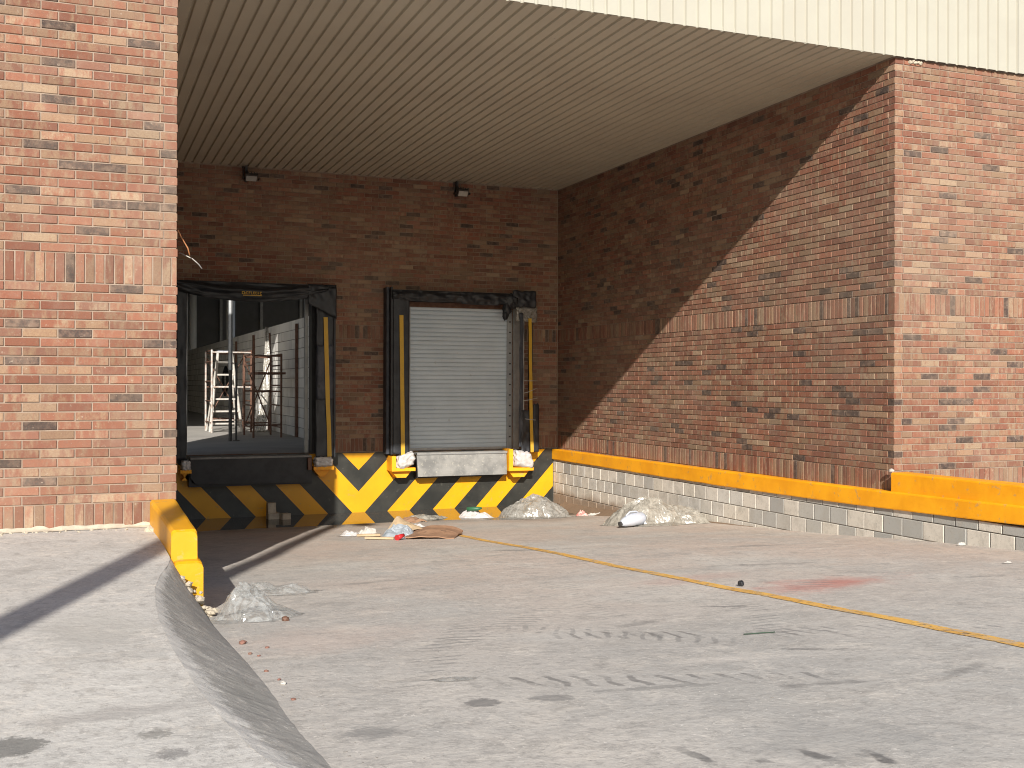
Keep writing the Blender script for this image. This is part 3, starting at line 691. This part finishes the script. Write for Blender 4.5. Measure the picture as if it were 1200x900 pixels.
MB().sheet(3, 50, lambda u, v: (lerp(7.555+.04*v, 7.615+.04*v, u)+.018*N3(0, v*2.5, 1, 1), SY-.02+.01*N3(1, v*5, 1, 1), lerp(3.40, 1.0, v)), (0, .008, 0)).build('yellow_strip', 'strip', s2)
for z, dz in ((2.28, .0), (1.92, .05), (1.60, -.03), (2.05, .10)):
    MB().tube([(7.46, SY+.03, z), (7.55, SY-.035, z+dz*.3), (7.62, SY-.035, z+dz*.6), (7.76, SY+.05, z+dz)], .006, 5).build('tie_string', 'white', s2)

# ------------------------------------------------------------------ shutter in the right opening
sh = thing('roller_shutter', 'closed light grey roller shutter of many narrow slats in the right dock opening', 'roller shutter', (6.4, 18.5, 1.03))
ns = 33; zh = 3.60; hs = (zh-1.08)/ns; YS = 18.50
v = []; f = []
for a, (zz, yy) in enumerate([(-.5, .0), (-.44, -.006), (-.25, -.012), (0, -.0145), (.25, -.012), (.44, -.006), (.5, .0), (.5, .012), (-.5, .012)]):
    v += [(-1.01, yy, zz*hs*.97), (1.01, yy, zz*hs*.97)]
f = [(2*i, 2*i+1, 2*i+3, 2*i+2) for i in range(8)]+[(16, 17, 1, 0), tuple(range(0, 18, 2)), tuple(range(17, 0, -2))]
sm = bpy.data.meshes.new('slat'); sm.from_pydata(v, [], f); sm.materials.append(MAT['door'])
for i in range(ns):
    o = bpy.data.objects.new('slat', sm); COL.objects.link(o); o.parent = sh
    o.location = Vector((6.41, YS+random.gauss(0, .0012), 1.08+(i+.5)*hs))-Vector((6.4, 18.5, 1.03)); o.rotation_euler = (random.gauss(0, .02), 0, 0)
MB().box(5.42, 7.40, YS+.02, YS+.03, 1.03, 3.66).build('backing', 'dark_steel', sh)
MB().box(5.42, 7.40, YS-.03, YS+.015, 1.034, 1.085).build('bottom_bar', 'steel', sh)
MB().box(5.42, 7.40, YS-.06, YS-.02, 3.575, 3.66).build('lintel_trim', 'rust', sh)
MB().box(5.425, 5.47, YS-.05, YS-.016, 1.04, 3.575).build('guide_rail', 'steel', sh)
b = MB(); b.box(7.30, 7.33, YS-.06, YS-.016, 1.04, 3.575).box(7.33, 7.395, YS-.035, YS-.016, 1.04, 3.575)
b.build('guide_rail', 'steel', sh)
for i in range(12): MB().box(7.335, 7.375, YS-.040, YS-.0345, 1.25+i*.19, 1.275+i*.19).build('rail_slot', 'dark_steel', sh)

# ------------------------------------------------------------------ levellers and bumpers
l1 = thing('dock_leveller', 'black dock leveller hanging below the open left dock door', 'dock leveller', (2.7, 18.3, .6))
MB().prism_y([(1.72, .995), (3.66, .995), (3.66, .57), (1.80, .60), (1.72, .70)], 18.10, 18.16).build('lip', 'rubber', l1)
MB().box(1.72, 3.66, 18.10, 18.90, .997, 1.028).build('deck_plate', 'plate', l1)
MB().box(1.745, 1.80, 18.16, 18.40, .62, .99).build('lip_hinge', 'rubber', l1)
MB().box(3.585, 3.645, 18.02, 18.10, .79, .99).build('side_stop', 'rust', l1)
MB().box(1.70, 3.68, 18.16, 18.398, .55, .99).build('pit_cover', 'rubber', l1)
l2 = thing('dock_leveller', 'weathered grey steel dock leveller lip below the closed shutter', 'dock leveller', (6.3, 18.3, .6))
b = MB(); b.sheet(30, 10, lambda u, v: (lerp(5.50+.02*v, 7.17-.0*v, u), 18.15-.03*v+.006*N3(u*6, v*3, 1, 1), lerp(.985, .61, v)), (0, .03, 0)); b.build('lip', 'plate', l2)
MB().box(5.50, 7.18, 18.13, 18.50, .99, 1.025).build('deck_plate', 'plate', l2)
MB().tube([(5.5, 18.15, 1.0), (7.18, 18.15, 1.0)], .022, 8).build('hinge', 'steel', l2)
MB().box(5.52, 7.15, 18.20, 18.398, .58, .99).build('pit_cover', 'rubber', l2)
def bumper(x0, x1, z0, z1, label, seed, arm=True, tall=None):
    t = thing('dock_bumper', label, 'dock bumper', ((x0+x1)/2, 18.2, z0), 'dock bumpers beside the doors')
    b = MB(); ya, yb = 18.06, 18.398
    th = .075
    if arm: MB().box(x0, x0+th, ya, yb, z0+.06, tall or z1).build('bracket_arm', 'orange', t)
    b.box(x0+(th+.001 if arm else 0), x1, ya, yb, z0+.06, z0+.06+th*.75).build('bracket_shelf', 'orange', t)
    MB().prism_y([(x0+.02, z0+.058), (x1-.04, z0+.058), (x1-.14, z0-.06), (x0+.12, z0-.06)], ya+.1, yb).build('bracket_foot', 'orange', t)
    b = MB(); bm = bmesh.new(); bmesh.ops.create_icosphere(bm, subdivisions=4, radius=1); vs = []
    cx = (x0+x1)/2+(.045 if arm else 0); hx = ((x1-x0)/2-(.045 if arm else .01))*.92; cz = (z0+z1)/2+.055; hz_ = ((z1-z0)/2-.04)*.88
    for v in bm.verts:
        p = v.co; e = max(abs(p.x), abs(p.y), abs(p.z)); q = p/e*.55+p*.45
        k = .88+.16*noise.noise(p*2.5+Vector((seed, 0, 0)))+.30*noise.voronoi(p*2.6+Vector((seed, 4, 0)))[0][0]
        vs.append((cx+q.x*hx*k, 18.13+q.y*.11*k, cz+q.z*hz_*k+q.x*hz_*(.35 if arm and seed == 3 else (-.3 if seed == 4 else 0))))
    b.add(vs, [tuple(v.index for v in f.verts) for f in bm.faces]); bm.free(); b.build('plastic_wrap', 'wrap', t, smooth=True)
    return t
bumper(1.56, 1.73, .72, .98, 'plastic wrapped dock bumper left of the open door, next to the left brick wall', 1, arm=False)
bumper(3.69, 4.03, .72, 1.0, 'plastic wrapped dock bumper right of the open door, above the shadow edge on the stripes', 2, arm=False)
bumper(5.03, 5.45, .66, 1.03, 'white wrapped dock bumper on its orange bracket left of the shutter', 3, tall=.98)
bumper(7.19, 7.66, .61, 1.02, 'white wrapped dock bumper on its orange bracket right of the shutter', 4, tall=1.06)

# ------------------------------------------------------------------ the hall seen through the open door
b = MB(); b.box(-10, 20, 18.68, 62, .9, 1.03); b.build('hall_floor', 'floor', kind='structure')
hw = thing('block_wall', 'grey concrete block partition wall receding inside the hall behind the open door', 'block wall', (4.6, 25, 1.03))
MB().box(4.62, 4.78, 19.2, 58, 1.03, 3.66).build('wall_core', 'hall_mortar', hw)
vs = []; fs = []; objs = []
bx = {}
def hb(L):
    if L not in bx:
        v, f = unit_brick(L-.012, .205, .05, .004); me = bpy.data.meshes.new('block'); me.from_pydata(v, [], f)
        k = MAT['hall_block']; me.materials.append(MAT['hall_block_o']); bx[L] = me
    return bx[L]
kk = N('hall_block_single'); kk.col(kk.ramp(kk.n('ShaderNodeObjectInfo').outputs['Random'], [(0, (.62, .60, .57)), (.5, (.70, .685, .65)), (1, (.55, .535, .51))])); kk.rough(.95); MAT['hall_block_o'] = kk.m
cnt = 0; b = MB()
for j in range(95):
    for r in range(12):
        y = 19.4+j*.4+(.2 if r % 2 else 0)
        if y > 57.5: continue
        if j >= 17 and y < 31 and cnt < 300:   # the stretch seen through the door, one object each
            o = bpy.data.objects.new('block', hb(.4)); COL.objects.link(o); o.parent = hw; cnt += 1
            o.location = (0+random.gauss(0, .002), y-25, .11+r*.219); o.rotation_euler = (0, 0, -math.pi/2)
        else:
            d = random.gauss(0, .002); b.box(4.60+d, 4.65, y-.194, y+.194, 1.03+r*.219+.005, 1.03+r*.219+.211)
b.build('block_field', 'hall_block', hw, kind='stuff')
for nm, q in (('hall_roof', (-10, 20, 22, 62, 7, 7.15)), ):
    pass
hr = thing('hall_enclosure', 'dark cladding, roof and added sun blocker of the unfinished hall behind the open door', 'building', (5, 40, 1.03))
b = MB(); b.box(-10, 9, 20.3, 62, 7.0, 7.15); b.box(9, 16, 45, 62, 7.0, 7.15); b.box(9, 16, 18.7, 26, 7.0, 7.15); b.box(16, 20, 18.7, 62, 7.0, 7.15); b.box(5.3, 9, 18.7, 20.3, 7.0, 7.15); b.build('roof', 'hall_dark', hr)  # front edge and right-hand gap shaped to cut sun and let bounce light in
MB().prism_z([(1.63, 18.71), (20, 18.71), (20, 25.2), (3.98, 25.2)], 5.0, 5.1).build('sun_blocker_slab', 'hall_dark', hr)  # added oblique slab, out of view, only keeps sun off the partition wall
b = MB(); b.box(-10, 20, 62, 62.2, 1.03, 7); b.box(20, 20.2, 18.7, 62, 1.03, 7); b.box(-10.2, -10, 24, 62, 1.03, 7); b.build('wall', 'hall_dark', hr)
for i in range(12): MB().box(-8+i*2.2, -7.85+i*2.2, 61.8, 62, 1.03, 7).build('wall_post', 'steel', hr)
for (x, y, r) in ((5.82, 45, .17), (5.22, 54, .17)):
    t = thing('round_column', 'white round column rising behind the block partition, ' + ('the thicker one near the middle of the doorway' if y == 45 else 'the one at the far left of the doorway'), 'column', (x, y, 1.03), 'white columns in the hall')
    MB().tube([(x, y, 1.03), (x, y, 7)], r, 20).build('shaft', 'column', t, smooth=True); MB().box(x-.3, x+.3, y-.3, y+.3, 6.8, 6.99).build('capital', 'column', t)
MB().box(3.66, 3.72, 18.70, 18.76, 1.03, 3.72).build('door_track', 'steel', wb)
MB().box(1.66, 1.72, 18.70, 18.76, 1.03, 3.72).build('door_track', 'steel', wb)
MB().box(3.73, 3.858, 18.44, 18.69, 1.035, 3.72).build('jamb_panel', 'fabric', wb)
MB().box(7.402, 7.52, 18.395, 18.425, 1.035, 3.80).build('frame_plate', 'steel', wb)
# ladder
la = thing('step_ladder', 'white folding step ladder standing in the sunlit patch of hall floor', 'ladder', (3.4, 27.4, 1.03))
for s_ in (-1, 1):
    MB().tube([(3.42+s_*.38, 27.25, 1.03), (3.42+s_*.16, 27.55, 3.0)], .035, 8).build('rail', 'white', la)
    MB().tube([(3.42+s_*.36, 28.2, 1.03), (3.42+s_*.15, 27.62, 3.0)], .022, 8).build('rear_leg', 'white', la)
for i in range(6):
    t = (i+.7)/6.6; w_ = lerp(.38, .16, t); y = lerp(27.25, 27.55, t); z = lerp(1.03, 3.0, t)
    MB().box(3.42-w_, 3.42+w_, y-.04, y+.06, z-.02, z+.02).build('rung', 'white', la)
MB().box(3.24, 3.60, 27.48, 27.68, 2.98, 3.02).build('top_plate', 'jug', la)
# scaffolds
def scaffold(name, label, x0, x1, y0, y1, h, mat, mat2):
    t = thing(name, label, 'scaffold', ((x0+x1)/2, (y0+y1)/2, 1.03), 'scaffolds in the hall'); z0 = 1.03
    for x in (x0, x1):
        for y in (y0, y1): MB().tube([(x, y, z0), (x, y, z0+h)], .024, 7).build('standard', mat if x == x0 else mat2, t)
        for k in (.12, .38, .62, .86, .99): MB().tube([(x, y0, z0+h*k), (x, y1, z0+h*k)], .018, 6).build('rung', mat2, t)
    for y in (y0, y1):
        for k in (.15, .55, .97): MB().tube([(x0, y, z0+h*k), (x1, y, z0+h*k)], .019, 6).build('ledger', mat if y == y0 else mat2, t)
    MB().tube([(x0, y1, z0+.2), (x1, y1, z0+h*.93)], .015, 6).build('brace', mat2, t)
    MB().tube([(x1, y1, z0+.2), (x0, y1, z0+h*.93)], .015, 6).build('brace', mat2, t)
    return t
scaffold('scaffold_frame', 'pale painted scaffold frame around the step ladder in the hall', 3.05, 3.98, 27.0, 28.3, 2.0, 'palepaint', 'rust')
scaffold('scaffold_frame', 'dark rusty scaffold frame in front of the pale hanging sheet in the hall', 3.62, 4.22, 24.2, 25.6, 1.85, 'rust', 'rust')
MB_ = MB().box(3.70, 4.30, 24.1, 25.6, 2.42, 2.47); tag(MB_.build('plank', 'rust'), 'dark plank lying across the rusty scaffold frame', 'plank')
def drape(u, v):
    wdt = lerp(.05, .28, v**.8); xc = 4.42-.16*v**2-.30*max(0, v-.75); yc = 27.3-.35*v
    z = lerp(3.62, 1.04, min(1, v*1.0))
    return (xc-.02+(u-.5)*wdt*.9+.03*N3(u*5, v*5, 1, 1), yc+(u-.5)*-.5*wdt+.05*N3(u*7, v*3, 4, 1.2), z)
tag(MB().sheet(14, 50, drape, (.01, .01, 0)).build('plastic_drape', 'sheet2', smooth=True), 'tall pale plastic sheet hanging in sun against the hall partition', 'plastic sheet')
t = thing('support_post', 'thin tall pale post standing just inside the open dock door', 'post', (2.97, 23.0, 1.03))
MB().tube([(2.97, 23, 1.03), (2.97, 23, 2.5)], .035, 8).build('post', 'dark_steel', t); MB().tube([(2.97, 23, 2.5), (2.97, 23, 4.2)], .045, 8).build('sleeve', 'steel', t)
t = thing('support_post', 'second thin dark post right beside the pale post inside the open dock door', 'post', (3.10, 23.0, 1.03))
MB().tube([(3.09, 23, 1.03), (3.09, 23, 2.65)], .022, 8).build('post', 'dark_steel', t); MB().box(3.03, 3.15, 22.94, 23.06, 1.03, 1.05).build('base_plate', 'dark_steel', t)
t = thing('cable_coil', 'dark cable loops hanging on the hall partition wall left of the ladder', 'cable', (4.5, 32, 2.6))
for i in range(3): MB().tube([(4.56, 36.5+.55*math.cos(a/12*6.283)+i*.12, 2.35+.42*math.sin(a/12*6.283)-i*.05) for a in range(13)], .025, 6).build('loop', 'rubber', t)
b = MB()
for (y, z0, z1) in ((24.2, 1.03, 3.55), (27.9, 1.03, 3.5), (30.5, 1.03, 3.55), (34.0, 1.03, 3.5)): b.box(4.54, 4.59, y, y+.12, z0, z1)
b.build('reinforcing_post', 'rust', hw)

# ------------------------------------------------------------------ lamp post behind the viewer (casts the band across the pavement)
lp = thing('lamp_post', 'tall grey lamp post whose shadow falls across the left pavement', 'lamp post', (-3.235, -2.4, G))
MB().tube([(-3.235, -2.4, G), (-3.235, -2.4, 10.6)], [.125, .115], 16).build('pole', 'pole', lp, smooth=True)
MB().box(-3.45, -3.03, -2.6, -2.2, G, G+.03).build('base_plate', 'pole', lp)
MB().tube([(-3.235, -2.4, 10.5), (-3.19, -3.2, 10.9)], .04, 8).build('arm', 'pole', lp); MB().box(-3.33, -3.05, -3.8, -3.15, 10.86, 10.96).build('lamp_head', 'dark_steel', lp)

# ------------------------------------------------------------------ litter
RV = Vector((.93, -.37)); DV = Vector((.37, .93))
def heap(name, cx, cy, a, bb, h, seed, mat, label, cat, ridge=3.0, lob=.28, nu=84, nv=38, base=None, peak=None, up=0, sharp=1.0, tall=None):
    """crumpled sheet lying on the ground, a along the view's right, bb in depth"""
    rl = random.Random(int(seed*100)); lobes = [(rl.uniform(-.6, .6), rl.uniform(-.35, .35), rl.uniform(.35, .62), rl.uniform(.5, .82)) for _ in range(6)]+[(rl.uniform(-.2, .2), 0, .72, .55)]
    def fn(u, v):
        an = u*2*math.pi; r = v
        er = 1+lob*N3(math.cos(an)*1.3, math.sin(an)*1.3, seed, 1.2)+.22*N3(math.cos(an)*5, math.sin(an)*5, seed, 1)
        px = math.cos(an)*a*r*er; py = math.sin(an)*bb*r*er; ux, uy = px/a, py/bb
        x = cx+RV.x*px+DV.x*py; y = cy+RV.y*px+DV.y*py
        wx = .25*N3(px, py, seed+3, ridge*.6); wy = .25*N3(px, py, seed+6, ridge*.6)
        q = Vector(((px*.8+py*.35)*1.0+wx, (py-.3*px)*1.5+wy, seed))*ridge
        c1 = noise.voronoi(q*.75)[0][0]; c2 = noise.voronoi(q*1.9+Vector((9, 0, 0)))[0][0]; c3 = noise.voronoi(q*4.2+Vector((3, 5, 0)))[0][0]
        env = max([0]+[lh*max(0, 1-((ux-lx)**2+(uy-ly)**2)/lr**2)**.55 for lx, ly, lr, lh in lobes])*max(0, 1-r**6)+.10*max(0, 1-r**3)
        pk = 1
        if peak is not None: pk = .50+.50*math.exp(-((px/a-peak)**2)/.22)
        c0_ = noise.voronoi(q*.36+Vector((seed, 2, 0)))[0][0]
        z = h*env*pk*(.05+.62*c0_+.62*c1*sharp+.34*c2*sharp+.12*c3)*(1+.35*N3(px, py, seed+2, 2.2/a))
        fo = .12*N3(x*5, y*5, seed+4, ridge*.5)
        return (x+fo*a*.4*env, y+fo*bb*.3*env, max(.004, z)+rzn(x, y)+(up if r < .97 else 0))
    b = MB(); o = len(b.v)
    for j in range(nv):
        for i in range(nu): b.v.append(fn(i/nu, (j+.001)/(nv-1)))
    for j in range(nv-1):
        for i in range(nu): b.f.append((j*nu+i, j*nu+(i+1) % nu, (j+1)*nu+(i+1) % nu, (j+1)*nu+i))
    return tag(b.build(name, mat, smooth=False), label, cat)
heap('plastic_bag', 1.06, 7.10, .28, .33, .225, 3.1, 'clear', 'crumpled clear plastic bag below the yellow kerb, nearer one, beside the shoulder', 'plastic bag', 4.6, peak=-.25, lob=.4)
heap('plastic_bag', 1.36, 8.30, .32, .24, .13, 7.7, 'clear', 'smaller flattened clear plastic bag lying behind the nearer bag', 'plastic bag', 5, peak=-.55, lob=.45)
heap('plastic_sheeting', 6.90, 16.35, .66, .42, .42, 2.2, 'sheet', 'heap of grey crumpled plastic sheeting against the striped wall near the corner', 'plastic sheet', 3.6, lob=.35)
heap('plastic_sheeting', 7.55, 13.35, .76, .46, .52, 5.5, 'sheet2', 'big heap of pale crumpled plastic sheeting against the block wall', 'plastic sheet', 3.4, lob=.35)
heap('torn_bag', 3.80, 13.35, .24, .30, .17, 9.1, 'greybag', 'blue-grey torn bag lying flat beside the brown cardboard', 'bag', 6)
heap('cloth', 7.80, 16.35, .10, .10, .10, 4.2, 'redcloth', 'small red striped cloth at the foot of the block wall', 'cloth', 12)
heap('paper_scrap', 8.02, 16.3, .13, .07, .06, 6.2, 'white', 'white paper scrap lying right beside the red cloth', 'paper', 12)
heap('plastic_film', 1.56, 4.58, .105, .055, .010, 8.8, 'clear', 'flat scrap of clear film lying on the ramp in the foreground', 'plastic film', 12, nu=50, nv=20)
heap('plastic_sheeting', 5.35, 17.25, .42, .25, .08, 1.3, 'sheet2', 'pale wet plastic litter in the puddle below the left side of the shutter', 'plastic sheet', 6, lob=.6)
heap('plastic_sheeting', 6.15, 17.10, .34, .2, .13, 6.3, 'wrap', 'white plastic litter with a green bottle beside it at the puddle', 'plastic sheet', 7, lob=.6)
heap('paper_scrap', 3.36, 14.1, .17, .17, .06, 2.9, 'wrap', 'white crumpled paper at the left end of the rubbish pile', 'paper', 10)
heap('paper_scrap', 3.68, 14.35, .16, .14, .10, 5.9, 'white', 'crumpled cream paper between the white paper and the blue-grey bag', 'paper', 10)
heap('paper_scrap', 7.226, 6.9, .045, .03, .02, 1.9, 'white', 'small white scrap alone on the ramp at the right edge', 'paper', 20, nu=30, nv=12)
heap('paper_scrap', 8.13, 8.35, .05, .04, .04, 3.9, 'white', 'small white scrap at the foot of the block wall on the right', 'paper', 20, nu=30, nv=12)
heap('paper_scrap', 4.55, 15.2, .2, .12, .05, 4.9, 'wrap', 'white scraps between the cardboard and the striped wall', 'paper', 12)
t = tag(MB().tube([(6.05, 17.1, .14), (6.22, 17.02, .15), (6.28, 17.0, .16)], [.035, .035, .014], 12).build('bottle', 'green', smooth=True), 'green plastic bottle on the white litter at the puddle', 'bottle')
# white jug-like roll in front of the pale heap
jz = rz(12.9)
t = thing('plastic_jug', 'white plastic jug lying on its side in front of the pale sheeting heap', 'jug', (6.98, 13.0, jz))
MB().tube([(6.78, 12.98, jz+.055), (6.83, 12.99, jz+.07), (6.95, 13.03, jz+.09), (7.13, 13.08, jz+.10), (7.19, 13.10, jz+.10)], [.035, .06, .085, .09, .05], 18).build('body', 'jug', t, smooth=True)
MB().tube([(6.745, 12.97, jz+.05), (6.79, 12.98, jz+.056)], .03, 12).build('cap', 'dark_steel', t)
MB().tube([(6.86, 13.0, jz+.15), (6.93, 13.02, jz+.20), (7.04, 13.05, jz+.20), (7.10, 13.07, jz+.17)], .012, 7).build('handle', 'jug', t, smooth=True)
# cardboard
def card(x0, y0, z0, a, bb, rot, bend, seed):
    def fn(u, v):
        px = (u-.5)*a; py = (v-.5)*bb; c, s = math.cos(rot), math.sin(rot)
        return (x0+c*px-s*py, y0+s*px+c*py, z0+bend*math.sin(u*3.1)*(.4+v)+.03*N3(u*3, v*3, seed, 1)+max(0, rzn(x0, y0)))
    return fn
t = thing('cardboard', 'flattened torn brown cardboard box on the rubbish pile in the middle of the ramp', 'cardboard', (4.2, 13.2, rz(13.2)))
MB().sheet(14, 10, card(4.22, 13.15, .03, .62, .70, -.5, .05, 1), (0, 0, .012)).build('panel', 'card', t)
MB().sheet(10, 8, card(3.98, 13.55, .06, .40, .34, .5, .11, 3), (0, 0, .012)).build('flap', 'wood', t)
MB().sheet(10, 6, card(4.10, 13.72, .16, .34, .16, .2, .04, 6), (0, 0, .012)).build('flap', 'card', t)
for i, (x, y, l, r_, lb) in enumerate(((3.50, 13.12, .36, -.45, 'short pale wooden slat at the front of the rubbish pile'), (3.52, 13.75, .30, -.2, 'pale wooden slat lying behind the front one in the rubbish pile'))):
    d = Vector((math.cos(r_), math.sin(r_), 0))*l/2; n_ = Vector((-d.y, d.x, 0)).normalized()*.03; c = Vector((x, y, rz(y)+.012))
    bq = [c-d-n_, c+d-n_, c+d+n_, c-d+n_]; tag(MB().hexa(bq, [p+Vector((0, 0, .025)) for p in bq]).build('wooden_slat', 'wood'), lb, 'wood')
t = thing('drink_cup', 'red paper cup lying on its side at the front of the blue-grey bag', 'cup', (3.72, 12.92, rz(12.9)))
cz = rz(12.9)+.05
MB().tube([(3.66, 12.90, cz-.02), (3.76, 12.96, cz)], [.034, .024], 16).build('cup', 'red', t, smooth=True); MB().tube([(3.655, 12.897, cz-.021), (3.665, 12.903, cz-.019)], .037, 16).build('rim', 'red', t)
# block pieces standing at the edge of the puddle
def block_piece(x, y, z, sx, sy, sz, rot, label):
    c, s = math.cos(rot), math.sin(rot); P = []
    for zz in (0, 1):
        for a, b_ in ((-1, -1), (1, -1), (1, 1), (-1, 1)):
            px, py = a*sx/2*(1-.06*zz*(a > 0)), b_*sy/2; P.append((x+c*px-s*py, y+s*px+c*py, z+zz*sz))
    tag(MB().hexa(P[:4], P[4:]).build('block_piece', 'rubble'), label, 'concrete block')
block_piece(3.02, 18.02, .0, .20, .16, .10, .1, 'grey piece of concrete block in the puddle, lower of the two stacked')
block_piece(2.99, 18.05, .10, .13, .14, .17, .05, 'pale piece of block standing on top of the other in the puddle')
block_piece(3.19, 17.9, .0, .15, .12, .10, .3, 'small grey block piece lying right of the stacked pair in the puddle')
# ball, twig, chips
b = MB(); lump(b, (4.52, 6.77, rz(6.77)+.020), .022, .35, 1, 3); tag(b.build('stone', 'rubber', smooth=True), 'small round black lump on the ramp beside the yellow line', 'stone')
tag(MB().tube([(3.33, 4.96, rz(4.96)+.006), (3.45, 4.94, rz(4.94)+.008), (3.51, 4.935, rz(4.93)+.006)], .0035, 6).build('twig', 'twig'), 'thin green twig lying on the ramp below the yellow line', 'twig')
chips = [(.85, 6.05, .024, 'largest broken brick chip beside the shoulder below the clear bag'), (.95, 5.85, .013, 'dark brick chip lying a little out on the ramp from the shoulder'), (.84, 5.70, .014, 'brick chip just below the largest one by the shoulder'), (.87, 5.62, .010, 'tiny brick chip next to the shoulder halfway down'),
         (.84, 5.2, .012, 'brick chip against the shoulder edge lower down'), (.86, 4.97, .010, 'reddish chip near the white pebble by the shoulder'), (.84, 4.52, .012, 'lowest brick chip along the shoulder edge')]
for i, (x, y, r_, lb) in enumerate(chips):
    b = MB(); lump(b, (x, y, rzn(x, y)+r_*.3), r_, i+1, .55, 1); tag(b.build('brick_chip', 'chip'), lb, 'brick chip', 'brick chips along the shoulder')
b = MB(); lump(b, (.86, 4.86, rz(4.86)+.008), .014, 11, .7, 2); tag(b.build('pebble', 'white'), 'small white pebble beside the shoulder edge', 'pebble')
b = MB(); lump(b, (1.215, 6.80, rz(6.80)+.016), .024, 5, .8, 1); tag(b.build('stone', 'rust'), 'brown stone touching the right side of the nearer clear bag', 'stone')
b = MB()
for i in range(260):
    if i < 110: y = rr.uniform(3, 8.2); x = .80+abs(rr.gauss(0, .10))
    elif i < 200: y = rr.uniform(3.5, 17); x = 8.18-abs(rr.gauss(0, .07))
    else: x = rr.uniform(1.2, 8); y = rr.uniform(3, 15)
    lump(b, (x, y, rzn(x, y)), rr.uniform(.002, .006), i, .6, 1)
b.build('grit', 'block_mortar', kind='stuff', label='scattered grit and small stones on the ramp')
b = MB()
for i in range(60):
    x = rr.uniform(-1.2, .4); y = 9.08-abs(rr.gauss(0, .07)); lump(b, (x, y, G+.003), rr.uniform(.004, .016), i, .6, 1)
b.build('grit', 'rubble', kind='stuff', label='grit along the foot of the left brick wall')
b = MB()
b.grid(60, 8, lambda u, v: (lerp(-2, .56, u), 9.11-.05*v*(1+N3(u*20, 0, 0, 1)), G+.004+.03*(1-v)**2*(1+.8*N3(u*30, v*2, 1, 1)))); b.build('mortar_fillet', 'rubble', kind='stuff')
# dirt drift in the corner at the block wall
b = MB(); b.grid(60, 8, lambda u, v: (lambda y: (8.21-.35*v*(1.1-.9*u)*(1+.5*N3(y, 0, 1, 2)), y, lerp(rz(y)+.13*(1-u)+.01, rz(y)-.012, v**.7)))(lerp(17.9, 12, u)))
kd = N('brown_dirt'); kd.col(kd.mix(kd.noise(14, 5), (.16, .10, .06), (.26, .18, .115))); kd.rough(1); kd.bump(kd.noise(40, 4), .7, .01); MAT['dirt'] = kd.m
b.build('dirt', 'dirt', smooth=True, kind='structure')
print('objects', len(bpy.data.objects))

b = MB()
for i in range(5): lump(b, (8.50+i*.035, 9.487, 5.765+.008*(i % 2)), .026, i, .8, 2)
b.build('mortar_patch', 'rubble', wr)
b = MB(); lump(b, (8.235, 9.46, 1.292), .028, 8, .8, 2); tag(b.build('paper_scrap', 'white'), 'tiny white crumpled scrap on the end of the upper orange kerb at the brick corner', 'paper')
